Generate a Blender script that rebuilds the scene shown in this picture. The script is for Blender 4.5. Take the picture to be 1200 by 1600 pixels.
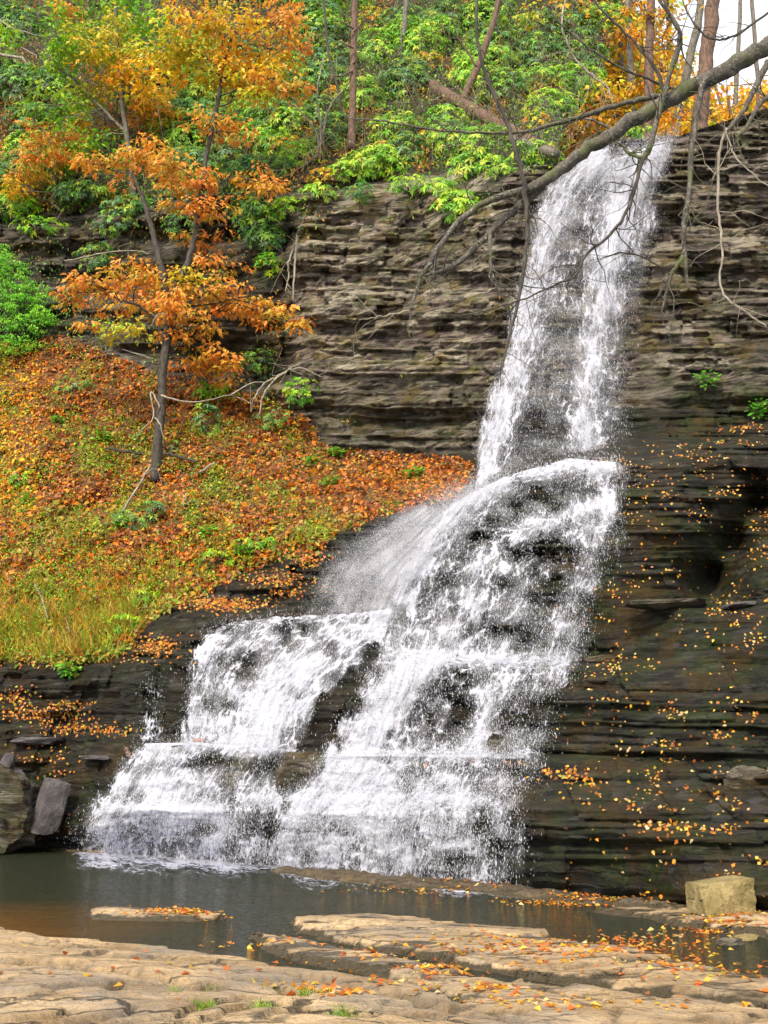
import bpy, math, random
import numpy as np
for o in list(bpy.data.objects): bpy.data.objects.remove(o)
scene = bpy.context.scene
COL = scene.collection
rng = np.random.default_rng(7); random.seed(7)

# ---------------------------------------------------------------- camera, sky, sun, exposure
FPX, EYE = 1700.0, 1.6
TH = math.atan(415/1700)
ST, CT = math.sin(TH), math.cos(TH)
cam = bpy.data.objects.new('camera', bpy.data.cameras.new('camera')); COL.objects.link(cam)
cam.location = (0, 0, EYE); cam.rotation_euler = (math.pi/2+TH, 0, 0)
cam.data.sensor_fit = 'VERTICAL'; cam.data.sensor_height = 24; cam.data.lens = 24*FPX/1600
cam.data.clip_end = 1500; cam.data.clip_start = 0.05
scene.camera = cam
SUN_EL, SUN_AZ = math.radians(43), math.radians(205)     # azimuth clockwise from +Y: high, behind the camera
world = bpy.data.worlds.new("World"); scene.world = world; world.use_nodes = True
wn, wl_ = world.node_tree.nodes, world.node_tree.links
wn.clear()
sky = wn.new('ShaderNodeTexSky'); sky.sky_type = 'NISHITA'; sky.sun_disc = False
sky.sun_elevation = SUN_EL; sky.sun_rotation = SUN_AZ
hs = wn.new('ShaderNodeHueSaturation'); hs.inputs['Saturation'].default_value = 0.28; hs.inputs['Value'].default_value = 1.9
tc = wn.new('ShaderNodeTexCoord'); nz = wn.new('ShaderNodeTexNoise'); nz.inputs['Scale'].default_value = 2.2; nz.inputs['Detail'].default_value = 6
cr = wn.new('ShaderNodeMapRange'); cr.inputs[1].default_value = .35; cr.inputs[2].default_value = .6
mixw = wn.new('ShaderNodeMix'); mixw.data_type = 'RGBA'; mixw.inputs[7].default_value = (10.5, 10.6, 11.0, 1)
bg = wn.new('ShaderNodeBackground'); bg.inputs['Strength'].default_value = 0.082
wo = wn.new('ShaderNodeOutputWorld')
wl_.new(tc.outputs['Generated'], nz.inputs['Vector']); wl_.new(nz.outputs['Fac'], cr.inputs[0]); wl_.new(cr.outputs[0], mixw.inputs[0])
wl_.new(sky.outputs[0], hs.inputs['Color']); wl_.new(hs.outputs[0], mixw.inputs[6]); wl_.new(mixw.outputs[2], bg.inputs[0]); wl_.new(bg.outputs[0], wo.inputs[0])
sun = bpy.data.objects.new('sun', bpy.data.lights.new('sun', 'SUN')); COL.objects.link(sun)
sun.data.energy = 2.9; sun.data.angle = math.radians(10); sun.data.color = (1, .88, .66)
sd = np.array([math.cos(SUN_EL)*math.sin(SUN_AZ), math.cos(SUN_EL)*math.cos(SUN_AZ), math.sin(SUN_EL)])
from mathutils import Vector
sun.rotation_euler = Vector(sd).to_track_quat('Z', 'Y').to_euler()
sun.location = (-10, -20, 40)
scene.view_settings.view_transform = 'Standard'; scene.view_settings.look = 'None'
scene.view_settings.gamma = 1; scene.view_settings.exposure = 1.08
try:
    scene.cycles.transparent_max_bounces = 24; scene.cycles.max_bounces = 6
except Exception: pass

# ---------------------------------------------------------------- numeric helpers
def P(px, py, Y):
    """world point at distance Y seen in the direction of photo pixel (px,py)"""
    px = np.asarray(px, float); py = np.asarray(py, float); Y = np.asarray(Y, float)
    up = (800-py)/FPX
    dy = CT - up*ST; dz = ST + up*CT
    return np.stack([(px-600)/FPX/dy*Y, Y+0*px, EYE+dz/dy*Y], -1)
def G(px, py, z=0.0):
    up = (800-np.asarray(py, float))/FPX
    dy = CT-up*ST; dz = ST+up*CT
    return P(px, py, (z-EYE)*dy/dz)
def h2(i, j, s=0):
    n = (np.asarray(i).astype(np.int64)*374761393 + np.asarray(j).astype(np.int64)*668265263 + int(s)*982451653) & 0xffffffff
    n = ((n ^ (n >> 13))*1274126177) & 0xffffffff
    n = ((n ^ (n >> 16))*2246822519) & 0xffffffff
    return ((n ^ (n >> 15)) & 0xffffff)/float(0xffffff)
def vn(x, y, s=0):
    xi = np.floor(x); yi = np.floor(y); fx = x-xi; fy = y-yi
    fx = fx*fx*(3-2*fx); fy = fy*fy*(3-2*fy)
    a = h2(xi, yi, s); b = h2(xi+1, yi, s); c = h2(xi, yi+1, s); d = h2(xi+1, yi+1, s)
    return (a*(1-fx)+b*fx)*(1-fy)+(c*(1-fx)+d*fx)*fy
def fbm(x, y, s=0, o=4):
    r = 0; a = .5; t = 0
    for k in range(o):
        r = r+a*vn(x*2**k+k*17.3, y*2**k+k*5.1, s+k); t += a; a *= .5
    return r/t
def ss(a, b, x):
    e = np.asarray(b)-np.asarray(a); t = np.clip(np.where(e == 0, 1., (x-a)/np.where(e == 0, 1., e)), 0, 1); return t*t*(3-2*t)

# ---------------------------------------------------------------- object helpers
def mesh(name, V, F, mat=None, parent=None, col=None, uv=None, smooth=False, attrs=None):
    """one mesh object from numpy arrays; F is an (n,k) array or a list of such arrays"""
    V = np.asarray(V, np.float32).reshape(-1, 3)
    Fs = [f for f in (F if isinstance(F, list) else [F]) if len(f)]
    if parent is not None and getattr(parent, 'type', '') == 'EMPTY' or parent is not None:
        off = np.array(WL.get(parent.name, (0, 0, 0)), np.float32)
    else: off = np.zeros(3, np.float32)
    V = V-off
    me = bpy.data.meshes.new(name)
    me.vertices.add(len(V)); me.vertices.foreach_set('co', V.ravel())
    loops = np.concatenate([f.ravel() for f in Fs]).astype(np.int32)
    tot = np.concatenate([np.full(len(f), f.shape[1], np.int32) for f in Fs])
    st = np.concatenate([[0], np.cumsum(tot)[:-1]]).astype(np.int32)
    me.loops.add(len(loops)); me.loops.foreach_set('vertex_index', loops)
    me.polygons.add(len(tot)); me.polygons.foreach_set('loop_start', st); me.polygons.foreach_set('loop_total', tot)
    if smooth: me.polygons.foreach_set('use_smooth', np.ones(len(tot), bool))
    me.update(calc_edges=True)
    if col is not None:
        a = me.color_attributes.new('col', 'FLOAT_COLOR', 'POINT')
        c = np.ones((len(V), 4), np.float32); c[:, :3] = col
        a.data.foreach_set('color', c.ravel())
    if attrs:
        for k, v in attrs.items():
            a = me.attributes.new(k, 'FLOAT', 'POINT'); a.data.foreach_set('value', np.asarray(v, np.float32))
    if uv is not None:
        u = me.uv_layers.new(name='UVMap'); u.data.foreach_set('uv', np.asarray(uv, np.float32)[loops].ravel())
    o = bpy.data.objects.new(name, me); COL.objects.link(o)
    if mat: me.materials.append(mat)
    if parent is not None: o.parent = parent; WL[o.name] = tuple(off)
    return o
WL = {}
def thing(name, label, cat, loc=(0, 0, 0), group=None):
    o = bpy.data.objects.new(name, None); COL.objects.link(o); o.empty_display_size = .3
    o.location = tuple(float(v) for v in loc); WL[o.name] = o.location[:]
    return tag(o, label, cat, group)
def tag(o, label, cat, group=None):
    o['label'] = label; o['category'] = cat
    if group: o['group'] = group
    return o
def kind(o, k, label=None):
    o['kind'] = k
    if label: o['label'] = label
    return o
def gridfaces(nr, nc):
    i = np.arange((nr-1)*(nc-1)); r = i//(nc-1); c = i % (nc-1); a = r*nc+c
    return np.stack([a, a+1, a+nc+1, a+nc], 1)
class MB:
    def __init__(s): s.V = []; s.F = {}; s.C = []; s.n = 0
    def add(s, V, F, C=None):
        V = np.asarray(V, float).reshape(-1, 3); F = np.asarray(F)
        s.V.append(V); s.F.setdefault(F.shape[1], []).append(F+s.n)
        s.C.append(np.broadcast_to(np.asarray(C if C is not None else (1, 1, 1), float), V.shape)); s.n += len(V)
    def build(s, name, mat, parent=None, **k):
        return mesh(name, np.concatenate(s.V), [np.concatenate(f) for f in s.F.values()], mat, parent, col=np.concatenate(s.C), **k)
def smoothline(pts, rad, sub=5):
    pts = np.asarray(pts, float); rad = np.asarray(rad, float); n = len(pts)
    if n < 3: sub = max(sub, 2)
    out = []; ro = []
    for i in range(n-1):
        p0 = pts[max(i-1, 0)]; p1 = pts[i]; p2 = pts[i+1]; p3 = pts[min(i+2, n-1)]
        for k in range(sub):
            t = k/sub
            out.append(.5*((2*p1)+(-p0+p2)*t+(2*p0-5*p1+4*p2-p3)*t*t+(-p0+3*p1-3*p2+p3)*t**3)); ro.append(rad[i]*(1-t)+rad[i+1]*t)
    out.append(pts[-1]); ro.append(rad[-1])
    return np.array(out), np.array(ro)
def tube(mb, pts, rad, n=6, sub=4, jit=0., col=(1, 1, 1), lump=0.):
    if np.isscalar(rad): rad = [rad]*len(pts)
    p, r = smoothline(pts, rad, sub) if sub > 1 else (np.asarray(pts, float), np.asarray(rad, float))
    if jit: p = p+np.concatenate([[[0, 0, 0]], rng.normal(0, jit, (len(p)-1, 3))])
    t = np.gradient(p, axis=0); t /= np.linalg.norm(t, axis=1, keepdims=True)+1e-9
    ref = np.array([.31, .9, .1]) if abs(t[:, 1]).mean() < .8 else np.array([1., .1, .2])
    a = np.cross(t, ref); a /= np.linalg.norm(a, axis=1, keepdims=True)+1e-9
    b = np.cross(t, a)
    ang = np.arange(n)*2*math.pi/n
    rr = r[:, None]*(1+lump*rng.uniform(-1, 1, (len(p), n)))
    V = p[:, None]+rr[..., None]*(np.cos(ang)[None, :, None]*a[:, None]+np.sin(ang)[None, :, None]*b[:, None])
    m = len(p); i = np.arange((m-1)*n); R = i//n; c = i % n; c2 = (c+1) % n
    F = np.stack([R*n+c, R*n+c2, (R+1)*n+c2, (R+1)*n+c], 1)
    V = V.reshape(-1, 3)
    V = np.concatenate([V, [p[0]], [p[-1]]])
    k = np.arange(n); k2 = (k+1) % n
    F = np.concatenate([F, np.stack([k2, k, np.full(n, m*n), np.full(n, m*n)], 1)[:0]])
    mb.add(V, F, col)
    T = np.concatenate([np.stack([k2, k, np.full(n, m*n)], 1), np.stack([(m-1)*n+k, (m-1)*n+k2, np.full(n, m*n+1)], 1)])
    mb.F.setdefault(3, []).append(T+mb.n-len(V))
def unit(v): return v/(np.linalg.norm(v, axis=-1, keepdims=True)+1e-9)
LEAF = {'plain': np.array([[0, 0], [.38, .5], [1, 0], [.38, -.5]]),
        'long': np.array([[0, 0], [.5, .5], [1, 0], [.5, -.5]]),
        'lobed': np.array([[0, 0], [.1, .32], [.34, .2], [.48, .56], [.62, .2], [1, 0], [.62, -.2], [.48, -.56], [.34, -.2], [.1, -.32]])}
def leaves(mb, C, D, N, L, W, col, shape='plain', fold=.25):
    """n leaves: base C, direction D, normal N, length L, width W, colour col (n,3)"""
    D = unit(D); S = unit(np.cross(D, N)); N = unit(np.cross(S, D))
    o = LEAF[shape]; L = np.broadcast_to(L, (len(C),)); W = np.broadcast_to(W, (len(C),))
    V = C[:, None]+o[None, :, :1]*(L[:, None]*D)[:, None]+o[None, :, 1:]*(W[:, None]*S)[:, None]
    V = V+(np.abs(o[None, :, 1:])*fold*W[:, None, None])*N[:, None]
    V[..., 2] -= (o[None, :, 0]**2)*(L*.15)[:, None]
    k = len(o); F = np.arange(len(C)*k).reshape(-1, k)
    mb.add(V.reshape(-1, 3), F, np.repeat(col, k, 0))
def pal(cols, n, jit=.18, w=None):
    cols = np.asarray(cols, float); i = rng.choice(len(cols), n, p=w)
    return np.clip(cols[i]*(1+rng.normal(0, jit, (n, 1)))*(1+rng.normal(0, jit*.4, (n, 3))), 0.003, .95)

# ---------------------------------------------------------------- materials
def newmat(name):
    m = bpy.data.materials.new(name); m.use_nodes = True; nt = m.node_tree; nt.nodes.clear()
    out = nt.nodes.new('ShaderNodeOutputMaterial'); return m, nt, out
class NT:
    def __init__(s, nt): s.nt = nt
    def n(s, t, **k):
        x = s.nt.nodes.new(t)
        for a, b in k.items():
            if a.startswith('_'): setattr(x, a[1:], b)
        return x
    def inp(s, sock, v):
        if isinstance(v, bpy.types.NodeSocket): s.nt.links.new(v, sock)
        elif isinstance(v, (tuple, list)) and len(v) == 3 and sock.type == 'RGBA': sock.default_value = (*v, 1)
        else: sock.default_value = v
    def math(s, op, a, b=0., c=None, clamp=False):
        x = s.n('ShaderNodeMath', _operation=op, _use_clamp=clamp); s.inp(x.inputs[0], a); s.inp(x.inputs[1], b)
        if c is not None: s.inp(x.inputs[2], c)
        return x.outputs[0]
    def mr(s, v, a, b, c=0., d=1., smooth=False):
        x = s.n('ShaderNodeMapRange')
        if smooth: x.interpolation_type = 'SMOOTHSTEP'
        for i, q in enumerate((v, a, b, c, d)): s.inp(x.inputs[i], q)
        return x.outputs[0]
    def mix(s, f, a, b, mode='MIX'):
        x = s.n('ShaderNodeMix', _data_type='RGBA', _blend_type=mode); s.inp(x.inputs[0], f); s.inp(x.inputs[6], a); s.inp(x.inputs[7], b); return x.outputs[2]
    def noise(s, vec, scale, detail=5, rough=.55, dist=0., color=False):
        x = s.n('ShaderNodeTexNoise'); s.inp(x.inputs['Vector'], vec); x.inputs['Scale'].default_value = scale
        x.inputs['Detail'].default_value = detail; x.inputs['Roughness'].default_value = rough; x.inputs['Distortion'].default_value = dist
        return x.outputs['Color' if color else 'Fac']
    def vor(s, vec, scale, feat='F1', rnd=1.):
        x = s.n('ShaderNodeTexVoronoi', _feature=feat); s.inp(x.inputs['Vector'], vec); x.inputs['Scale'].default_value = scale; x.inputs['Randomness'].default_value = rnd
        return x.outputs['Distance']
    def mapv(s, vec, sc=(1, 1, 1), loc=(0, 0, 0)):
        x = s.n('ShaderNodeMapping'); s.inp(x.inputs['Vector'], vec); x.inputs['Scale'].default_value = sc; x.inputs['Location'].default_value = loc; return x.outputs[0]
    def pos(s): return s.n('ShaderNodeNewGeometry').outputs['Position']
    def attr(s, name, fac=True):
        x = s.n('ShaderNodeAttribute'); x.attribute_name = name; return x.outputs['Fac' if fac else 'Color']
    def bump(s, h, st, dist=.1):
        x = s.n('ShaderNodeBump'); x.inputs['Strength'].default_value = st; x.inputs['Distance'].default_value = dist; s.inp(x.inputs['Height'], h); return x.outputs[0]
    def prin(s, **k):
        x = s.n('ShaderNodeBsdfPrincipled')
        for a, b in k.items(): s.inp(x.inputs[a.replace('_', ' ')], b)
        return x

def mat_leaf():
    m, nt, out = newmat('leaf'); q = NT(nt)
    c = q.attr('col', False)
    nn = q.noise(q.pos(), 9, 3)
    c2 = q.mix(q.mr(nn, .3, .7, 0, .35), c, (.35, .25, .05), 'MULTIPLY')
    p = q.prin(Base_Color=c2, Roughness=.5); p.inputs['Specular IOR Level'].default_value = .35
    tr = q.n('ShaderNodeBsdfTranslucent'); q.inp(tr.inputs[0], c)
    mx = q.n('ShaderNodeMixShader'); mx.inputs[0].default_value = .35
    nt.links.new(p.outputs[0], mx.inputs[1]); nt.links.new(tr.outputs[0], mx.inputs[2]); nt.links.new(mx.outputs[0], out.inputs[0]); return m
def mat_bark(name, a, b, moss=None, lichen=0.):
    m, nt, out = newmat(name); q = NT(nt); ps = q.pos()
    n1 = q.noise(q.mapv(ps, (1, 1, .35)), 14, 8, .65); n2 = q.noise(ps, 2.3, 4)
    c = q.mix(q.mr(n1, .35, .65), a, b)
    if lichen: c = q.mix(q.mr(q.noise(ps, 42, 5, .7), .57, .66, 0, lichen), c, (.42, .44, .36))
    if moss: c = q.mix(q.mr(n2, .5, .62, 0, .8), c, moss)
    p = q.prin(Base_Color=c, Roughness=.85, Normal=q.bump(n1, .8, .03)); nt.links.new(p.outputs[0], out.inputs[0]); return m
def mat_rock():
    """bedded shale: attributes dry, moss, wet come from where on the cliff a point lies"""
    m, nt, out = newmat('bedded_shale'); q = NT(nt); ps = q.pos()
    dry, moss, wet = q.attr('dry'), q.attr('moss'), q.attr('wet')
    wv = q.n('ShaderNodeVectorMath', _operation='ADD'); q.inp(wv.inputs[0], ps)
    w2 = q.n('ShaderNodeVectorMath', _operation='SCALE'); q.inp(w2.inputs[0], q.noise(ps, .9, 4, color=True)); w2.inputs['Scale'].default_value = .35
    q.inp(wv.inputs[1], w2.outputs[0]); v = wv.outputs[0]
    s1 = q.noise(q.mapv(v, (.35, .35, 5.5)), 1.0, 8, .62)
    s2 = q.noise(q.mapv(v, (1.2, 1.2, 14)), 1.0, 7, .65)
    s3 = q.noise(ps, 1.3, 6, .6)
    s4 = q.noise(ps, 7, 6, .7)
    wc = q.mapv(v, (1.1, 1.1, 4.6)); v1 = q.n('ShaderNodeTexVoronoi'); q.inp(v1.inputs['Vector'], wc); v1.inputs['Scale'].default_value = 1.0
    v2 = q.n('ShaderNodeTexVoronoi'); q.inp(v2.inputs['Vector'], q.mapv(v, (2.9, 2.9, 11), (3, 1, 2))); v2.inputs['Scale'].default_value = 1.0
    def chan(vx):
        x = q.n('ShaderNodeSeparateColor'); q.inp(x.inputs[0], vx.outputs['Color']); return x.outputs[0], x.outputs[1]
    c1, h1_ = chan(v1); c2_, h2_ = chan(v2)
    darkc = q.mix(q.mr(s2, .40, .72), (.004, .0038, .0045), (.032, .027, .025))
    darkc = q.mix(q.mr(c2_, .75, .95, 0, .7), darkc, (.055, .050, .050))
    darkc = q.mix(q.mr(s3, .50, .66, 0, .7), darkc, (.028, .017, .007))
    dryc = q.mix(q.mr(s1, .36, .60), (.10, .072, .070), (.31, .245, .225))
    dryc = q.mix(q.mr(s3, .50, .62, 0, .8), dryc, (.20, .155, .045)); dryc = q.mix(q.mr(q.noise(q.mapv(ps, (1, 1, 2.5), (7, 3, 1)), .9, 6, .6), .52, .64, 0, .7), dryc, (.12, .14, .045))
    dryc = q.mix(q.mr(c1, .72, .82, 0, .75), dryc, (.50, .44, .36))
    dryc = q.mix(q.mr(c2_, .80, .9, 0, .6), dryc, (.36, .34, .22))
    dryc = q.mix(q.mr(c2_, .34, .22, 0, .75), dryc, (.022, .016, .014))
    dryc = q.mix(q.mr(s2, .43, .36, 0, .75), dryc, (.024, .017, .017))
    k = q.math('MULTIPLY', dry, q.mr(s4, .25, .6, .55, 1.25), clamp=True)
    c = q.mix(k, darkc, dryc)
    mk = q.math('MULTIPLY', moss, q.mr(q.noise(q.mapv(ps, (1, 1, 1.7)), 1.7, 7, .68), .40, .62), clamp=True)
    mc = q.mix(q.mr(s4, .4, .6), (.010, .026, .003), (.040, .052, .006))
    mc = q.mix(q.mr(s3, .46, .6, 0, .8), mc, (.065, .036, .008))
    c = q.mix(mk, c, mc)
    hgt = q.math('ADD', q.math('MULTIPLY', s1, .5), q.math('ADD', q.math('MULTIPLY', s2, .8), q.math('MULTIPLY', s4, .35)))
    hgt = q.math('ADD', hgt, q.math('ADD', q.math('MULTIPLY', h1_, .55), q.math('MULTIPLY', h2_, .32)))
    rough = q.mr(wet, 0, 1, .85, .42)
    p = q.prin(Base_Color=c, Roughness=rough, Normal=q.bump(hgt, 1.0, .22)); p.inputs['Specular IOR Level'].default_value = .22; nt.links.new(p.outputs[0], out.inputs[0]); return m
def mat_soil(name, a, b, c3):
    m, nt, out = newmat(name); q = NT(nt); ps = q.pos()
    n1 = q.noise(ps, 9, 7, .7); n2 = q.noise(ps, .7, 5); n3 = q.vor(ps, 11)
    c = q.mix(q.mr(n1, .38, .62), a, b); c = q.mix(q.mr(n2, .45, .62, 0, .8), c, c3)
    c = q.mix(q.mr(n3, .25, .6, 0, .6), c, (.03, .02, .01))
    p = q.prin(Base_Color=c, Roughness=.9, Normal=q.bump(q.math('ADD', n1, n3), 1, .12)); nt.links.new(p.outputs[0], out.inputs[0]); return m
def mat_slab():
    m, nt, out = newmat('creek_sandstone'); q = NT(nt); ps = q.pos()
    sx = q.n('ShaderNodeSeparateXYZ'); q.inp(sx.inputs[0], ps); z = sx.outputs[2]
    n1 = q.noise(q.mapv(ps, (.6, 1.6, 3)), 1.6, 8, .62); n2 = q.noise(ps, 14, 6, .7); n3 = q.noise(q.mapv(ps, (1, 2.2, 5)), 4.5, 6, .6)
    c = q.mix(q.mr(n1, .36, .64), (.27, .175, .085), (.58, .41, .23))
    c = q.mix(q.mr(n3, .55, .68, 0, .55), c, (.30, .275, .25))
    c = q.mix(q.mr(n2, .50, .68, 0, .8), c, (.13, .095, .055)); c = q.mix(q.mr(q.noise(ps, .8, 4), .48, .62, 0, .6), c, (.22, .19, .165))
    cv = q.attr('cav'); c = q.mix(q.math('MULTIPLY', cv, q.mr(n2, .3, .6, .7, 1), clamp=True), c, (.040, .027, .012))
    wob = q.n('ShaderNodeVectorMath', _operation='SCALE'); q.inp(wob.inputs[0], q.noise(ps, 1.6, 5, .6, color=True)); wob.inputs['Scale'].default_value = .55
    wa = q.n('ShaderNodeVectorMath', _operation='ADD'); q.inp(wa.inputs[0], ps); q.inp(wa.inputs[1], wob.outputs[0])
    ed = q.vor(q.mapv(wa.outputs[0], (.75, 2.4, .5)), 1.0, 'DISTANCE_TO_EDGE'); ck = q.math('MULTIPLY', q.mr(ed, .008, .035, 1, 0), q.mr(q.noise(ps, .9, 4), .42, .56), clamp=True)
    c = q.mix(q.math('MULTIPLY', ck, .85), c, (.035, .025, .012))
    gr_ = q.noise(ps, 60, 4, .7); c = q.mix(q.mr(gr_, .56, .66, 0, .5), c, (.12, .085, .05))
    w = q.math('ADD', z, q.math('MULTIPLY', q.mr(q.noise(q.mapv(ps, (.7, 1.6, 1)), 1.3, 6, .65), .35, .68), -.115))
    wetf = q.mr(w, .022, -.012, 0, 1, True)
    c = q.mix(wetf, c, (.060, .045, .022))
    deep = q.mr(z, -.03, -.22, 0, 1); c = q.mix(deep, c, (.012, .016, .007))
    p = q.prin(Base_Color=c, Roughness=q.mr(wetf, 0, 1, .8, .22), Normal=q.bump(q.math('SUBTRACT', q.math('ADD', q.math('ADD', n1, n3), q.math('MULTIPLY', n2, .8)), q.math('MULTIPLY', ck, .8)), 1.0, .07)); nt.links.new(p.outputs[0], out.inputs[0]); return m
def mat_stone(name, a, b, c3, dots=None):
    m, nt, out = newmat(name); q = NT(nt); ps = q.pos()
    n1 = q.noise(ps, 3.5, 8, .65); n2 = q.noise(ps, 22, 5, .7)
    c = q.mix(q.mr(n1, .38, .62), a, b); c = q.mix(q.mr(n2, .5, .66, 0, .8), c, c3)
    p = q.prin(Base_Color=c, Roughness=.75, Normal=q.bump(q.math('ADD', n1, n2), .8, .04)); nt.links.new(p.outputs[0], out.inputs[0]); return m
def mat_pool():
    m, nt, out = newmat('pool_water'); q = NT(nt); ps = q.pos()
    n1 = q.noise(q.mapv(ps, (.8, 2.6, 1)), 1.5, 5, .55); n2 = q.noise(q.mapv(ps, (1.6, 4.5, 1)), 6, 3, .5)
    nb = q.bump(q.math('ADD', n1, q.math('MULTIPLY', n2, .35)), 1.0, .13)
    fr = q.n('ShaderNodeFresnel'); fr.inputs[0].default_value = 1.33; q.inp(fr.inputs[1], nb)
    gl = q.n('ShaderNodeBsdfGlossy'); gl.inputs['Roughness'].default_value = .05; gl.inputs[0].default_value = (1, 1, 1, 1); q.inp(gl.inputs['Normal'], nb)
    tr = q.n('ShaderNodeBsdfTransparent'); tr.inputs[0].default_value = (.22, .22, .09, 1)
    sx = q.n('ShaderNodeSeparateXYZ'); q.inp(sx.inputs[0], ps); silt = q.math('MULTIPLY', q.mr(q.math('ADD', sx.outputs[0], q.math('MULTIPLY', q.noise(ps, .5, 4), 2.)), -1.2, -3.4), q.mr(sx.outputs[1], 15.5, 12.5), clamp=True)
    mu = q.n('ShaderNodeBsdfDiffuse'); q.inp(mu.inputs[0], q.mix(silt, (.026, .031, .017), (.17, .075, .012)))
    m2 = q.n('ShaderNodeMixShader'); m2.inputs[0].default_value = .55; nt.links.new(tr.outputs[0], m2.inputs[1]); nt.links.new(mu.outputs[0], m2.inputs[2]); tr = m2
    mx = q.n('ShaderNodeMixShader'); q.inp(mx.inputs[0], fr.outputs[0]); nt.links.new(tr.outputs[0], mx.inputs[1]); nt.links.new(gl.outputs[0], mx.inputs[2])
    nt.links.new(mx.outputs[0], out.inputs[0]); return m
def mat_fall(name, seed, su=3.0, sv=1.3, lace=.6, hard=.10):
    """white water: a net of foam strands over clear gaps; 'dens' says how thick the water runs"""
    m, nt, out = newmat(name); q = NT(nt)
    uv = q.n('ShaderNodeUVMap').outputs[0]; d = q.attr('dens')
    wob = q.n('ShaderNodeVectorMath', _operation='SCALE'); q.inp(wob.inputs[0], q.noise(q.mapv(uv, (1.6, 1.1, 1), (seed, 0, 0)), 1.7, 4, .6, color=True)); wob.inputs['Scale'].default_value = .30
    ad = q.n('ShaderNodeVectorMath', _operation='ADD'); q.inp(ad.inputs[0], uv); q.inp(ad.inputs[1], wob.outputs[0]); v = q.mapv(ad.outputs[0], (1, 1, 1), (seed*3.1, seed*1.7, seed))
    e1 = q.vor(q.mapv(v, (su, sv, 1)), 1.0, 'DISTANCE_TO_EDGE'); e2 = q.vor(q.mapv(v, (su*2.6, sv*2.3, 1), (5, 3, 0)), 1.0, 'DISTANCE_TO_EDGE')
    l1 = q.mr(e1, 0., .22, 1, 0); l2 = q.mr(e2, 0., .25, 1, 0)
    st = q.noise(q.mapv(v, (su*3.2, sv*.7, 1)), 1.0, 6, .65)
    fn = q.noise(q.mapv(v, (17, 9, 1)), 1.0, 5, .75)
    big = q.noise(q.mapv(v, (su*.45, sv*.22, 1)), 1.0, 4, .55)
    net = q.math('ADD', q.math('MULTIPLY', l1, .45*lace), q.math('MULTIPLY', l2, .40*lace))
    net = net
    f = q.math('ADD', net, q.math('MULTIPLY', q.mr(st, .3, .7), .42*(1.25-lace)))
    f = q.math('ADD', f, q.math('MULTIPLY', q.mr(fn, .32, .68), .34))
    f = q.math('ADD', f, q.math('MULTIPLY', q.mr(big, .3, .7, -.5, .5), .34))
    th = q.mr(d, 0, 1, 1.10, .30)
    a = q.mr(f, q.math('SUBTRACT', th, hard), q.math('ADD', th, hard), 0, 1, True)
    a = q.math('MULTIPLY', a, q.mr(d, 0.02, .12), clamp=True)
    p = q.prin(Base_Color=q.mix(q.mr(f, .3, 1.1), (.34, .355, .48), (.68, .69, .80)), Roughness=.35, Alpha=q.math('MULTIPLY', a, .96), Normal=q.bump(f, .8, .06))
    nt.links.new(p.outputs[0], out.inputs[0]); return m
def mat_plain(name, c, rough=.5, alpha=None):
    m, nt, out = newmat(name); q = NT(nt); ps = q.pos()
    cc = q.mix(q.mr(q.noise(ps, 5, 4), .3, .7), tuple(x*.85 for x in c), c)
    p = q.prin(Base_Color=cc, Roughness=rough); nt.links.new(p.outputs[0], out.inputs[0]); return m
M = dict(leaf=mat_leaf(), rock=mat_rock(), slab=mat_slab(), pool=mat_pool(),
         soil=mat_soil('leafy_soil', (.09, .045, .012), (.34, .13, .022), (.10, .085, .018)),
         forest=mat_soil('forest_soil', (.016, .018, .006), (.06, .035, .010), (.016, .034, .007)),
         bed=mat_soil('creek_bed', (.03, .026, .012), (.05, .04, .02), (.02, .02, .01)),
         bark=mat_bark('grey_bark', (.045, .038, .032), (.17, .15, .125), None, .5),
         barkr=mat_bark('reddish_bark', (.045, .025, .018), (.17, .10, .07)), limbb=mat_bark('lichen_bark', (.022, .018, .015), (.10, .085, .07), (.06, .07, .02), .75),
         mossy=mat_bark('mossy_bark', (.022, .018, .016), (.10, .085, .07), (.07, .085, .02), .75),
         pale=mat_bark('bleached_wood', (.13, .11, .085), (.36, .32, .26)),
         dark=mat_bark('dark_bark', (.015, .012, .010), (.07, .06, .048)),
         drop=mat_plain('spray_drops', (.60, .61, .69), .3),
         grey=mat_stone('grey_slate', (.035, .03, .035), (.095, .085, .095), (.04, .03, .015)),
         tan=mat_stone('speckled_sandstone', (.17, .13, .045), (.30, .23, .10), (.06, .055, .018)),
         darkstone=mat_stone('dark_wet_stone', (.014, .010, .007), (.07, .045, .024), (.035, .045, .009)),
         red=mat_stone('rusty_stone', (.28, .08, .04), (.38, .14, .07), (.12, .05, .03)))

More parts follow.
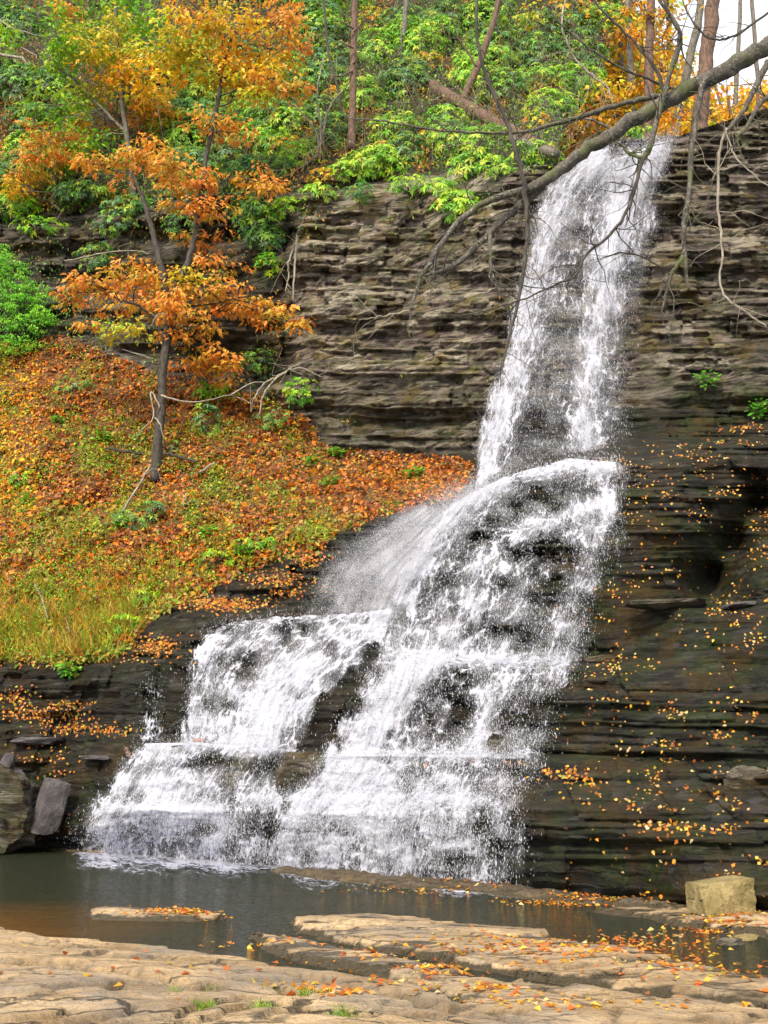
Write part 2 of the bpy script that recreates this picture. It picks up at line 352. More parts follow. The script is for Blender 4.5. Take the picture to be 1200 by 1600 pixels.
# ---------------------------------------------------------------- the gorge wall: distance of the ground along each line of sight
WLx = [-500, -100, 0, 100, 250, 400, 600, 820, 1000, 1200, 1700]
WLy = [1316, 1320, 1322, 1326, 1338, 1350, 1366, 1386, 1402, 1432, 1500]
def wly(px): return np.interp(px, WLx, WLy)
def wlY(px): return G(px, wly(px))[..., 1]
COLS = {
 -500: [(1250, 24.5), (1130, 25.3), (1040, 25.8), (800, 29), (560, 34), (330, 35), (100, 39), (-300, 52)],
 0: [(1270, 25.3), (1200, 25.7), (1150, 26.3), (1040, 27.0), (1010, 27.6), (800, 31), (560, 37), (400, 37.6), (330, 38), (250, 40), (100, 43), (-300, 56)],
 110: [(1290, 24.7), (1240, 25), (1180, 25.3), (1165, 25.9), (1040, 26.4), (1010, 27), (800, 30.4), (530, 36.5), (330, 37.3), (250, 39), (100, 42), (-300, 55)],
 220: [(1262, 22.6), (1250, 23.4), (1165, 24.1), (1155, 24.9), (1020, 25.8), (980, 26.6), (800, 30), (590, 35), (330, 36), (250, 38), (100, 41), (-300, 54)],
 300: [(1262, 22.1), (1250, 22.9), (1168, 23.4), (1158, 24.3), (1000, 25.2), (950, 26.4), (900, 27.4), (800, 29.4), (620, 33.6), (320, 34.8), (250, 37), (100, 40), (-300, 53)],
 420: [(1262, 21.0), (1250, 21.9), (1177, 22.4), (1168, 23.3), (1000, 24.4), (962, 24.9), (950, 26.2), (860, 27.6), (660, 32.4), (640, 32.6), (300, 33.4), (240, 35.5), (100, 39), (-300, 52)],
 500: [(1265, 20.3), (1250, 21.1), (1180, 21.6), (1170, 22.2), (1080, 22.9), (1000, 24.2), (962, 24.9), (950, 26.0), (850, 27.2), (720, 31.0), (690, 31.6), (300, 32.4), (250, 34), (100, 38.5), (-300, 52)],
 600: [(1265, 19.2), (1250, 20.0), (1185, 20.6), (1175, 21.4), (1060, 22.2), (950, 24.2), (880, 25.2), (800, 27.0), (720, 30.4), (700, 30.8), (300, 31.6), (260, 33), (100, 38), (-300, 52)],
 700: [(1265, 18.1), (1250, 18.9), (1185, 19.6), (1175, 20.6), (1040, 21.5), (1025, 22.6), (850, 23.6), (790, 24.6), (770, 25.8), (740, 28.6), (700, 29.4), (300, 30.3), (255, 32), (100, 37.5), (-300, 52)],
 800: [(1262, 17.2), (1250, 18.1), (1185, 18.8), (1175, 19.9), (1040, 20.8), (1024, 22.1), (835, 23.0), (820, 23.4), (750, 24.0), (738, 25.2), (700, 27.3), (680, 27.8), (280, 28.6), (240, 30), (100, 37), (-300, 52)],
 900: [(1300, 16.3), (1185, 17.9), (1175, 19.0), (1040, 20.1), (1024, 21.5), (835, 22.4), (820, 22.9), (725, 23.5), (716, 24.6), (690, 27.0), (660, 27.3), (240, 28.2), (220, 28.4), (100, 37), (-300, 52)],
 985: [(1300, 15.6), (1190, 17.3), (1178, 18.2), (1040, 19.6), (1027, 20.6), (950, 21.2), (740, 22.9), (722, 23.4), (705, 24.6), (680, 26.8), (640, 27.2), (218, 28.1), (100, 37), (-300, 52)],
 1100: [(1400, 13.7), (1300, 14.8), (1190, 16.7), (1050, 18.8), (950, 20.1), (940, 20.7), (820, 21.7), (720, 22.8), (700, 23.8), (682, 26.3), (640, 26.8), (205, 27.8), (100, 37), (-300, 52)],
 1200: [(1400, 13.0), (1300, 14.2), (1200, 16.0), (1050, 18.0), (950, 19.6), (820, 21.2), (730, 22.4), (700, 23.4), (682, 25.8), (640, 26.2), (190, 27.2), (100, 36), (-300, 50)],
 1700: [(1450, 9.5), (1300, 11), (1100, 13.5), (900, 16), (700, 19), (680, 21), (300, 22), (100, 24), (-300, 34)],
}
def Draw(px, py):
    ks = sorted(COLS); Z = []
    for k in ks:
        l = sorted([(y, d) for y, d in COLS[k]]+[(float(wly(k)), float(wlY(k))), (1700, float(wlY(k))-.3)])
        Z.append(np.interp(py, [a for a, b in l], [b for a, b in l]))
    Z = np.array(Z); x = np.clip(px, ks[0], ks[-1]); i = np.clip(np.searchsorted(ks, x, 'right')-1, 0, len(ks)-2)
    k = np.array(ks, float); t = (x-k[i])/(k[i+1]-k[i]); t = t*.4+.6*t*t*(3-2*t)
    ii = np.arange(len(x)); return Z[i, ii]*(1-t)+Z[i+1, ii]*t
SX, SY = 2.5, 2.0
PX = np.concatenate([np.arange(-500, -60, 8.), np.arange(-60, 1260, SX), np.arange(1260, 1701, 8.)])
PY = np.arange(-300, 1560, SY)
gx, gy = np.meshgrid(PX, PY)
D0 = Draw(gx.ravel(), gy.ravel()).reshape(gx.shape)
for k in range(3):
    D0[1:-1] = (D0[:-2]+2*D0[1:-1]+D0[2:])/4
# zones (boundaries in the photo's own layout)
def ybank_bot(px): return np.interp(px, [-500, 0, 120, 205, 240, 300, 380, 440, 500, 530, 600, 720, 740], [1030, 1022, 1032, 1002, 955, 925, 885, 862, 850, 820, 792, 765, 740])
def ybank_top(px): return np.interp(px, [-500, 0, 100, 250, 400, 480, 510, 600, 720, 740], [520, 540, 530, 590, 620, 660, 705, 712, 722, 735])
def yveg(px): return np.interp(px, [-500, 0, 150, 300, 450, 600, 760, 880, 940, 1060, 1200, 1700], [300, 335, 315, 305, 285, 265, 262, 255, 221, 212, 168, 60])
wob = (fbm(gx/55, gy/55, 3)-.5)*60
inbank = (gy+wob*.5 < ybank_bot(gx)) & (gy+wob > ybank_top(gx)) & (gx+wob < 735)
inveg = (gy+wob*.5 < yveg(gx)) & (gx < 900)
W = P(gx, gy, D0)
X, Z = W[..., 0], W[..., 2]
r1 = np.random.default_rng(3)
bounds = np.cumsum(r1.choice([.09, .15, .24, .38, .6, .95], 400, p=[.20, .22, .20, .18, .12, .08]))-4
up_ = (800-gy)/FPX
Zr = EYE+(ST+up_*CT)/(CT-up_*ST)*D0.mean(1, keepdims=True)          # beds lie level across the whole wall
s = (Zr+.22*(fbm(X*.10, Z*.1, 11)-.5)*2+.012*X)*np.where(gy > 700, 1.6, 1.0)+.10*(fbm(X*.8, Z*.8, 14, 3)-.5)*2
li = np.searchsorted(bounds, s.ravel()).reshape(s.shape)
lo = bounds[np.clip(li-1, 0, 399)]; hi = bounds[np.clip(li, 0, 399)]; tt = np.clip((s-lo)/(hi-lo), 0, 1)
wd = .5+h2(li, li*0, 5)*3.0
cell = np.floor((X+h2(li, li*0, 6)*7+.3*(fbm(X*1.1, Z*1.1, 40)-.5))/wd)
prot = h2(li, li*0, 7)*.55+h2(li, cell, 8)*.45
prof = 1-.35*np.abs(tt*2-1)**3
strata = (prot*prof-.4)+.22*(fbm(X*.9, s*5.5, 12, 3)-.5)*2*.8+.3*(fbm(X*1.6+9, s*1.3, 13, 3)-.5)
lump = fbm(X*.35, Z*.5, 21)-.5
fine = fbm(X*3, Z*7, 23)-.5
A = np.where(inbank, .06, np.where(inveg, .05, .54))
A = A*np.where(gy > 700, .80, 1)
bl = A.copy()
for k in range(3):
    bl[1:-1] = (bl[:-2]+bl[1:-1]*2+bl[2:])/4; bl[:, 1:-1] = (bl[:, :-2]+bl[:, 1:-1]*2+bl[:, 2:])/4
A = bl
amp_ = .35+1.5*ss(.36, .64, fbm(X*.28, Z*.45, 15, 3))
bz = Zr*2.1+.5*(fbm(X*.9, Z*.9, 17)-.5); bx_ = X*.85+h2(np.floor(bz), 0*li, 18)*9+.35*(fbm(X*2, Z*2, 19)-.5)
blk = h2(np.floor(bz), np.floor(bx_), 20)
bz2 = Zr*5.2+.6*(fbm(X*1.4, Z*1.4, 24)-.5); blk2 = h2(np.floor(bz2), np.floor(X*2.0+h2(np.floor(bz2), 0*li, 25)*9+.5*(fbm(X*3, Z*3, 26)-.5)), 27)
disp = A*((blk-.5)*.85+(blk2-.5)*.45)*ss(.30, .55, fbm(X*.35, Z*.5, 28, 3))+A*strata*.72*amp_+A*.9*(fbm(X*.75, Z*1.1, 16, 4)-.5)+lump*np.where(inbank, .9, .8)+np.where(inbank, .9*(fbm(X*.9, Z*1.3, 29, 3)-.5), 0)+fine*np.where(inbank, .35, .14)
# hollow undercuts: shadowed overhangs seen on the cliff
def hollow(cx, cy, rx, ry, d): return -d*np.exp(-((gx-cx)/rx)**2-((gy-cy)/ry)**2)
disp += hollow(330, 560, 110, 30, 1.6)+hollow(180, 440, 200, 26, 1.0)+hollow(300, 370, 160, 18, .8)+hollow(120, 395, 110, 14, .8)+hollow(640, 660, 160, 22, .7)+hollow(1112, 905, 34, 34, 1.9)+hollow(1148, 845, 32, 36, 1.9)+hollow(1185, 790, 30, 34, 1.6)-hollow(1045, 830, 60, 75, .9)-hollow(1195, 890, 40, 40, .5)-hollow(930, 1110, 60, 50, .5)+hollow(1150, 640, 140, 35, .5)
disp += hollow(60, 335, 70, 18, .7)+hollow(1190, 780, 40, 60, .5)+hollow(540, 395, 60, 10, .35)
disp += .6*np.exp(-((gx-530)/42)**2-((gy-1110)/62)**2)          # dark rock shoulder between the two cascades
D1 = D0-disp
LAND = P(gx, gy, D1)
# beyond the lip of the fall the creek bed runs back level
wc = 895+(220-gy)*.45; wv = ss(wc-35, wc+40, gx)*(gy < yveg(gx)+2)
lipY = yveg(gx); lipD = np.interp(gx, [860, 985, 1100, 1200, 1700], [28.4, 28.1, 27.8, 27.2, 22.])
b = np.clip(lipY-gy, 0, None)*.22
lip = P(gx, lipY, lipD)
plat = np.stack([lip[..., 0]*(1+b/30), lip[..., 1]+b, lip[..., 2]+.25*np.clip(b-3, 0, None)+.5*(fbm(lip[..., 0]*.5, b*.3, 61)-.5)*ss(0, 8, b)], -1)
LAND = LAND*(1-wv[..., None])+plat*wv[..., None]
def samp(A_, px, py):
    px = np.asarray(px, float); py = np.asarray(py, float)
    c = np.interp(px, PX, np.arange(len(PX))); r = np.clip((py+300)/SY, 0, len(PY)-1.001)
    c = np.clip(c, 0, len(PX)-1.001); ci = c.astype(int); ri = r.astype(int); fc = c-ci; fr = r-ri
    if A_.ndim == 3: fc = fc[..., None]; fr = fr[..., None]
    return (A_[ri, ci]*(1-fc)+A_[ri, ci+1]*fc)*(1-fr)+(A_[ri+1, ci]*(1-fc)+A_[ri+1, ci+1]*fc)*fr
def S(px, py, off=0.):
    """point on the land seen at pixel, moved 'off' metres towards the viewer"""
    return P(px, py, samp(D1, px, py)-off)
# surface attributes
dry = .015+0*gx
dry = np.where((gy < 705) & (gx < 775), .80, dry); dry = np.where((gy < 640) & (gx > 775), .52, dry)
dry = np.where((gy > 590) & (gy < 720), dry*.5, dry)
dry = np.where((gx < 460) & (gy < 600), .28, dry)
dry = dry*(.55+.9*fbm(gx/120, gy/60, 31))
moss = .25+.5*(fbm(gx/90, gy/70, 33)-.4)
moss = moss+.75*np.exp(-((gx-1130)/120)**2-((gy-630)/55)**2)+.6*np.exp(-((gx-640)/150)**2-((gy-665)/40)**2)+.35*(gx > 840)*(gy > 760)
moss = moss+.45*np.exp(-((gx-600)/130)**2-((gy-560)/30)**2)+.4*np.exp(-((gx-640)/90)**2-((gy-400)/30)**2)+.3*np.exp(-((gx-1090)/90)**2-((gy-480)/60)**2)
moss = moss+.55*np.exp(-((gx-20)/90)**2-((gy-1240)/70)**2)
wet = np.where(gy > 680, .9, .25); wet = np.where((gx > 740) & (gx < 1060), .9, wet)
for a_ in (dry, moss, wet):
    for k in range(4):
        a_[1:-1] = (a_[:-2]+a_[1:-1]*2+a_[2:])/4; a_[:, 1:-1] = (a_[:, :-2]+a_[:, 1:-1]*2+a_[:, 2:])/4
FA = gridfaces(len(PY), len(PX))[:, ::-1]
fb = inbank[:-1, :-1].ravel(); fv = (inveg[:-1, :-1] & ~inbank[:-1, :-1]).ravel()
fv = fv | ((wv[:-1, :-1] > .5) & (gy[:-1, :-1] < lipY[:-1, :-1]-8)).ravel()
def sub(mask, name, mat, at):
    f = FA[mask]; u, inv = np.unique(f, return_inverse=True)
    o = mesh(name, LAND.reshape(-1, 3)[u], inv.reshape(-1, 4), mat, smooth=False, attrs={k: v.ravel()[u] for k, v in at.items()})
    return kind(o, 'structure')
seam = ((wv > .03) & (wv < .97) & (gy < lipY-14))[:-1, :-1].ravel()
FA = FA[~seam]; fb = fb[~seam]; fv = fv[~seam]
sub(~fb & ~fv, 'cliff', M['rock'], dict(dry=dry, moss=moss, wet=wet))
sub(fb, 'hillside', M['soil'], {})
sub(fv & ~fb, 'forest_floor', M['forest'], {})

# ---------------------------------------------------------------- creek: bed, foreground shelf, pool
bx = np.array([[-150, -150, -1.5], [150, -150, -1.5], [150, 150, -1.5], [-150, 150, -1.5]], float)
kind(mesh('ground', bx, np.array([[0, 1, 2, 3]]), M['bed']), 'structure')
def poly_sd(poly, x, y):
    """signed distance inside a polygon (positive inside)"""
    d = np.full(x.shape, 1e9); ins = np.zeros(x.shape, bool); n = len(poly)
    for i in range(n):
        ax, ay = poly[i]; bx_, by_ = poly[(i+1) % n]; ex, ey = bx_-ax, by_-ay
        t = np.clip(((x-ax)*ex+(y-ay)*ey)/(ex*ex+ey*ey+1e-12), 0, 1)
        d = np.minimum(d, np.hypot(x-ax-t*ex, y-ay-t*ey))
        c = (ay > y) != (by_ > y); ins ^= c & (x < ex*(y-ay)/(ey if abs(ey) > 1e-9 else 1e-9)+ax)
    return np.where(ins, d, -d)
def gp(pts): return G([p[0] for p in pts], [p[1] for p in pts])[:, :2]
SLABS = [  # outline in the photo, height above water, edge steepness
 ([(-300, 1445), (0, 1470), (60, 1482), (180, 1497), (330, 1512), (420, 1530), (520, 1545), (620, 1560), (700, 1583), (760, 1605), (900, 1640), (1100, 1800), (-500, 1800)], .26, .55),
 ([(455, 1443), (560, 1436), (640, 1440), (700, 1448), (850, 1462), (845, 1470), (960, 1488), (1080, 1513), (1190, 1532), (1500, 1550), (1500, 1590), (1200, 1575), (1060, 1560), (900, 1541), (700, 1507), (560, 1482), (490, 1460)], .085, .5),
 ([(385, 1466), (440, 1470), (520, 1488), (640, 1512), (760, 1536), (1000, 1562), (1160, 1583), (1130, 1592), (900, 1566), (700, 1548), (560, 1520), (470, 1503), (420, 1486)], .08, .5),
 ([(620, 1540), (760, 1556), (960, 1580), (1300, 1600), (1500, 1640), (1300, 1900), (900, 1700), (700, 1570)], .11, .5),
 ([(128, 1429), (170, 1424), (300, 1430), (342, 1438), (300, 1441), (190, 1439), (140, 1436)], .08, .5),
 ([(1015, 1434), (1100, 1420), (1400, 1425), (1500, 1480), (1250, 1472), (1120, 1455), (1040, 1446)], .10, .3),
 ([(940, 1424), (1060, 1420), (1200, 1426), (1180, 1440), (1010, 1434)], .05, .3),
 ([(425, 1362), (520, 1364), (640, 1378), (760, 1386), (835, 1396), (900, 1404), (980, 1412), (1080, 1420), (1060, 1424), (900, 1412), (760, 1397), (610, 1386), (500, 1374)], .10, .7),
 ([(70, 1327), (150, 1331), (160, 1334), (90, 1331)], .05, .4)]
def shelf(x, y):
    wx = x+.20*(fbm(x*1.1, y*1.4, 71)-.5)*2+.06*(fbm(x*6, y*8, 72)-.5)*2; wy = y+.3*(fbm(x*.8, y*1.2, 73)-.5)+.05*(fbm(x*7, y*7, 74)-.5)*2
    h = np.full(x.shape, -.9); h = np.maximum(h, -.10-.55*ss(10.3, 13.0, y+.25*x)+.0*x)
    h = h+.05*(fbm(x*1.5, y*1.5, 75)-.5)
    for i, (pl, top, k) in enumerate(SLABS):
        d = poly_sd(gp(pl), wx, wy)
        e = np.clip(d*np.where(d < 0, k, 2.2), -.9, None)
        if i == 0: e = np.minimum(e, .13+.05*np.clip(d, 0, 3))
        else: e = np.minimum(e, top*(.62+.38*ss(.0, .8, d)))
        h = np.maximum(h, np.where(d > -1.5, e, h))
        if i == 7: strip = ss(-.3, .1, d); h = h+strip*.16*(fbm(x*3.5, y*3.5, 82, 3)-.55)
    # bedding: thin plates that break along curved edges
    q = (fbm(x*.30+3, y*.7, 76, 3)*1.0+.03*y+.05*(fbm(x*2.2, y*4.5, 80)-.5))
    st = q*11; f = st-np.floor(st); terr = np.floor(st)+ss(.0, .05, f)
    crack = np.exp(-(np.minimum(f, 1-f)/.06)**2)
    near = ss(12, 7.5, y)
    h = h+np.where(h > -.05, (terr-st)*.040*(.6+.4*near)+.012*(fbm(x*9, y*14, 81)-.5)+.014*(fbm(x*2.2, y*4, 77)-.5)*(.5+near)-.02*crack*near, 0)
    # deep joints crossing the near slab
    cv = np.zeros(x.shape)
    for jl, w, dp in JOINTS:
        pts = gp(jl); dd = np.full(x.shape, 1e9)
        jx = x+.10*(fbm(x*4, y*4, 78)-.5)*2; jy = y+.07*(fbm(x*5, y*5, 79)-.5)*2
        for a_, b_ in zip(pts[:-1], pts[1:]):
            e_ = b_-a_; t = np.clip(((jx-a_[0])*e_[0]+(jy-a_[1])*e_[1])/(e_@e_), 0, 1); dd = np.minimum(dd, np.hypot(jx-a_[0]-t*e_[0], jy-a_[1]-t*e_[1]))
        g_ = np.exp(-(dd/w)**2); h = h-1.5*dp*g_; cv = np.maximum(cv, g_**.6)
    cv = np.maximum(cv, crack*.6*near*(h > .03)); cv = np.maximum(cv, strip)
    return h, cv
JOINTS = [([(-80, 1545), (0, 1548), (90, 1556), (190, 1566), (250, 1578), (330, 1590)], .10, .16), ([(0, 1497), (60, 1502), (130, 1514), (200, 1512)], .07, .09),
          ([(470, 1558), (540, 1578), (640, 1596), (720, 1620)], .08, .14), ([(170, 1612), (200, 1585), (330, 1578), (420, 1590), (520, 1612)], .05, .08),
          ([(0, 1476), (50, 1480), (90, 1487)], .05, .06), ([(600, 1586), (700, 1598), (820, 1610)], .06, .1), ([(540, 1442), (590, 1446), (640, 1445)], .05, .04)]
gxs = np.concatenate([np.arange(-30, -9, .5), np.arange(-9, 9, .03), np.arange(9, 25, .5)])
gys = np.concatenate([np.arange(-20, 4.5, .3), np.arange(4.5, 14, .03), np.arange(14, 33, .08)])
qx, qy = np.meshgrid(gxs, gys); hz, cav = shelf(qx, qy)
kind(mesh('rock_shelf', np.stack([qx, qy, hz], -1).reshape(-1, 3), gridfaces(len(gys), len(gxs)), M['slab'], smooth=False, attrs=dict(cav=cav.ravel())), 'structure')
def shelf_z(x, y): return shelf(np.atleast_1d(np.asarray(x, float)), np.atleast_1d(np.asarray(y, float)))[0]
wxs = np.array([[-45, -30, 0], [45, -30, 0], [45, 34, 0], [-45, 34, 0]], float)
kind(mesh('water', wxs, np.array([[0, 1, 2, 3]]), M['pool']), 'structure')

# ---------------------------------------------------------------- the waterfall
Dsm = D0-lump*np.where(inbank, .9, .8)-.6*np.exp(-((gx-530)/42)**2-((gy-1110)/62)**2)
FALL = thing('waterfall', 'white waterfall dropping from the cliff lip and fanning down rock ledges into the pool', 'waterfall', S(700, 1300))
def gauss(px, py, L):
    d = np.zeros(np.shape(px))
    for x0, y0, sx, sy, a in L: d = d+a*np.exp(-((px-x0)/sx)**2-((py-y0)/sy)**2)
    return d
def line_g(px, py, pts, w, a):
    d = np.full(np.shape(px), 1e9)
    for (x0, y0), (x1, y1) in zip(pts[:-1], pts[1:]):
        ex, ey = x1-x0, y1-y0; t = np.clip(((px-x0)*ex+(py-y0)*ey)/(ex*ex+ey*ey), 0, 1); d = np.minimum(d, np.hypot(px-x0-t*ex, py-y0-t*ey))
    return a*np.exp(-(d/w)**2)
def mat_veil():
    m, nt, out = newmat('thin_veil'); q = NT(nt); uv = q.n('ShaderNodeUVMap').outputs[0]; d = q.attr('dens')
    st = q.noise(q.mapv(uv, (5.5, .8, 1)), 1.0, 7, .7, .6); s2 = q.noise(q.mapv(uv, (1.3, .9, 1)), 1.0, 4)
    a = q.math('MULTIPLY', d, q.math('ADD', q.mr(st, .36, .68, 0, .75), q.mr(s2, .35, .65, 0, .25)), clamp=True)
    p = q.prin(Base_Color=(.62, .63, .72), Roughness=.6, Alpha=q.math('MULTIPLY', a, .8)); nt.links.new(p.outputs[0], out.inputs[0]); return m
WV = mat_veil()
for k in range(14): Dsm[1:-1] = (Dsm[:-2]+2*Dsm[1:-1]+Dsm[2:])/4
DROPS = []
def patch(name, guides, dens, mat, off, nu=160, nv=260, edge=(.10, .10), ends=(.03, .03), depth=None, layers=1):
    g = np.array([smoothline([(x, y, 0) for x, y in gd], np.zeros(len(gd)), 12)[0][:, :2] for gd in guides])
    t = np.linspace(0, g.shape[1]-1, nv); i = np.clip(t.astype(int), 0, g.shape[1]-2); f = (t-i)[:, None]
    g = g[:, i]*(1-f)+g[:, i+1]*f                                   # guides, nv, 2
    u = np.linspace(0, 1, nu); k = u*(len(g)-1); ki = np.clip(k.astype(int), 0, len(g)-2); kf = (k-ki)[:, None, None]
    q = (g[ki]*(1-kf)+g[ki+1]*kf).transpose(1, 0, 2)                  # nv,nu,2
    px, py = q[..., 0], q[..., 1]
    D = samp(Dsm, px, py)-.30 if depth is None else depth(px, py, np.linspace(0, 1, nv)[:, None]+0*px)
    lipn = fbm(px/45+off*9, (py+30*fbm(px/60, py/60, 95))/9, 94, 3)-.5; lw = np.where(depth is None, .12+.20*ss(900, 1180, py), .08)
    D = D-.55*lipn*lw
    D = D-off-.12*(fbm(px/22, py/60, 91)-.5)*2
    V = P(px, py, D)
    mid = V[:, nu//2]; sv = np.concatenate([[0], np.cumsum(np.linalg.norm(np.diff(mid, axis=0), axis=1))])
    wid = np.linalg.norm(V[:, -1]-V[:, 0], axis=1).mean()
    uv = np.stack([u[None]*wid+0*px, sv[:, None]+0*px], -1)
    vv = np.linspace(0, 1, nv)[:, None]
    jag = (fbm(px/14, py/30, 93)-.5)*.16
    m = ss(0, edge[0], u[None]+jag*(edge[0] > .01))*ss(0, edge[1], 1-u[None]+jag*(edge[1] > .01))*ss(0, ends[0], vv+jag*.35*(ends[0] > .01))*ss(0, ends[1], 1-vv)
    d = np.clip(dens(px, py)+.9*lipn*lw*(mat is not WV)+.85*(fbm(px/30, py/24, 96, 3)-.5)*np.where(depth is None, 1., .5), 0, 1)*m
    mesh(name, V.reshape(-1, 3), gridfaces(nv, nu), mat, FALL, uv=uv.reshape(-1, 2), smooth=True, attrs=dict(dens=d.ravel()))
    DROPS.append((V, d))
    return V, d
def dU(px, py):
    d = .30+0*px
    d += line_g(px, py, [(925, 240), (862, 330), (828, 440), (800, 560), (765, 670), (742, 750)], 30, .42)
    d += line_g(px, py, [(1030, 225), (975, 330), (945, 430), (925, 540), (915, 660), (912, 720)], 26, .40)
    d += line_g(px, py, [(1005, 240), (960, 300), (935, 400)], 22, .25)
    d += gauss(px, py, [(960, 232, 14, 16, -.5), (905, 330, 16, 40, -.10), (880, 560, 30, 110, -.08), (990, 560, 22, 120, -.10), (945, 240, 60, 30, .25), (860, 690, 40, 50, -.12), (1010, 380, 18, 60, .05), (960, 700, 30, 30, -.1)])
    return d
def depU(px, py, v): return 27.75-.35*v-1.9*v**2.2+.0*px
U0 = [[(945, 221), (880, 262), (843, 310), (815, 400), (795, 500), (765, 600), (742, 700), (724, 785)],
      [(1000, 232), (962, 270), (935, 320), (905, 400), (888, 500), (868, 600), (858, 690), (850, 742)],
      [(1058, 210), (1046, 280), (1028, 380), (1010, 480), (998, 580), (992, 660), (985, 725), (980, 738)]]
WA = mat_fall('falling_water', 1.3, 4.6, 1.35, .62, .20); WB = mat_fall('falling_water_fine', 4.7, 6.5, 2.0, .35, .26)
WC = mat_fall('cascading_water', 7.9, 3.6, 1.9, .7, .20); WD = mat_fall('cascading_water_fine', 2.2, 7.0, 2.6, .3, .28)
patch('plunge_curtain', U0, dU, WA, 0.0, 200, 320, (.10, .14), (.012, .05), depU)
patch('plunge_veil', U0, lambda x, y: dU(x, y)*.80, WB, .28, 160, 260, (.06, .10), (.02, .04), depU)
patch('plunge_mist', U0, lambda x, y: np.clip(dU(x, y), 0, 1)**1.5, WV, .45, 100, 200, (.12, .2), (.03, .04), depU)
def dM(px, py):
    d = .30+0*px
    d += line_g(px, py, [(745, 775), (800, 740), (900, 722), (975, 728)], 15, .50)
    d += line_g(px, py, [(735, 775), (690, 820), (655, 880), (630, 930)], 26, .42)
    d += line_g(px, py, [(955, 775), (880, 812), (790, 830), (750, 880), (735, 960), (650, 1040)], 17, .34)
    d += line_g(px, py, [(970, 780), (925, 850), (905, 900), (880, 980), (870, 1020)], 16, .26)
    d += line_g(px, py, [(610, 1060), (690, 1028), (780, 1030), (900, 1030)], 13, .40)
    d += line_g(px, py, [(640, 1050), (590, 1110), (560, 1190)], 40, .52)
    d += line_g(px, py, [(820, 1040), (765, 1080), (740, 1160)], 14, .25)
    d += line_g(px, py, [(520, 1178), (650, 1176), (850, 1180)], 8, .32)
    d += gauss(px, py, [(850, 900, 55, 55, -.22), (735, 840, 26, 30, -.18), (690, 1130, 40, 48, -.30), (830, 1110, 42, 40, -.20), (700, 930, 26, 60, -.06), (780, 1010, 60, 20, -.05), (640, 990, 40, 30, .05), (935, 960, 30, 50, -.2), (830, 780, 60, 20, -.05)])
    return d
M0 = [[(728, 775), (690, 800), (650, 850), (618, 910), (590, 980), (572, 1050), (540, 1110), (502, 1182)],
      [(790, 744), (765, 800), (740, 860), (715, 930), (690, 1000), (672, 1050), (650, 1110), (630, 1182)],
      [(890, 716), (875, 790), (860, 860), (840, 930), (815, 1000), (790, 1060), (770, 1120), (750, 1184)],
      [(985, 724), (984, 790), (978, 860), (950, 930), (928, 1000), (900, 1070), (875, 1130), (855, 1188)]]
patch('middle_cascade', M0, dM, WC, .05, 220, 320, (.05, .10), (.0, .0))
patch('middle_cascade_spray', M0, lambda x, y: dM(x, y)*.85, WD, .32, 200, 280, (.03, .08), (.02, .0))
patch('middle_cascade_veil', M0, lambda x, y: np.clip(dM(x, y), 0, 1)**1.5, WV, .45, 160, 240, (.06, .12), (.02, .0))
def dL(px, py):
    d = .44+0*px
    d += line_g(px, py, [(345, 962), (440, 957), (610, 955)], 8, .35)
    d += line_g(px, py, [(620, 955), (540, 1005), (460, 1060), (400, 1130), (370, 1165)], 38, .42)
    d += line_g(px, py, [(330, 975), (305, 1040), (300, 1150)], 16, .22)
    d += gauss(px, py, [(390, 1035, 34, 22, -.24), (520, 1015, 12, 14, -.3), (440, 985, 20, 12, -.15), (430, 1140, 50, 30, .2)])
    return d
L0 = [[(350, 974), (306, 1005), (290, 1060), (285, 1110), (282, 1160)],
      [(428, 962), (385, 1010), (360, 1060), (345, 1110), (335, 1164)],
      [(525, 958), (480, 1010), (440, 1060), (415, 1110), (400, 1168)],
      [(616, 950), (596, 1003), (545, 1060), (496, 1110), (476, 1172)]]
patch('side_cascade', L0, dL, WC, .05, 180, 220, (.05, .06), (.02, .0))
patch('side_cascade_spray', L0, lambda x, y: dL(x, y)*.8, WD, .25, 140, 180, (.05, .08), (.02, .0))
patch('side_cascade_veil', L0, lambda x, y: np.clip(dL(x, y)-.15, 0, 1)*.9, WV, .36, 120, 160, (.08, .08), (.02, .0))
def dB(px, py):
    d = .53+0*px
    d += line_g(px, py, [(215, 1162), (330, 1164), (470, 1172)], 7, .3)
    d += gauss(px, py, [(270, 1225, 45, 40, .35), (280, 1270, 50, 18, .25), (160, 1280, 40, 30, .22), (345, 1310, 14, 40, .25), (400, 1215, 34, 20, -.26), (340, 1190, 60, 13, -.34), (400, 1192, 30, 12, -.3), (440, 1200, 20, 30, -.5), (140, 1225, 30, 20, -.1), (390, 1290, 26, 24, -.1)])
    d += line_g(px, py, [(140, 1262), (240, 1262), (330, 1268)], 9, .3)
    return d
B0 = [[(212, 1162), (172, 1210), (138, 1260), (112, 1295), (96, 1327)],
      [(300, 1160), (270, 1210), (250, 1260), (240, 1300), (235, 1341)],
      [(400, 1168), (370, 1215), (350, 1260), (345, 1300), (345, 1348)],
      [(475, 1172), (450, 1215), (430, 1260), (424, 1300), (420, 1354)]]
patch('lower_left_steps', B0, dB, WC, .05, 180, 200, (.08, .04), (.0, .0))
patch('lower_left_steps_spray', B0, lambda x, y: dB(x, y)*.8, WD, .25, 140, 160, (.08, .04), (.0, .0))
patch('lower_left_veil', B0, lambda x, y: np.clip(dB(x, y)-.12, 0, 1)*.9, WV, .36, 120, 120, (.1, .06), (.0, .0))
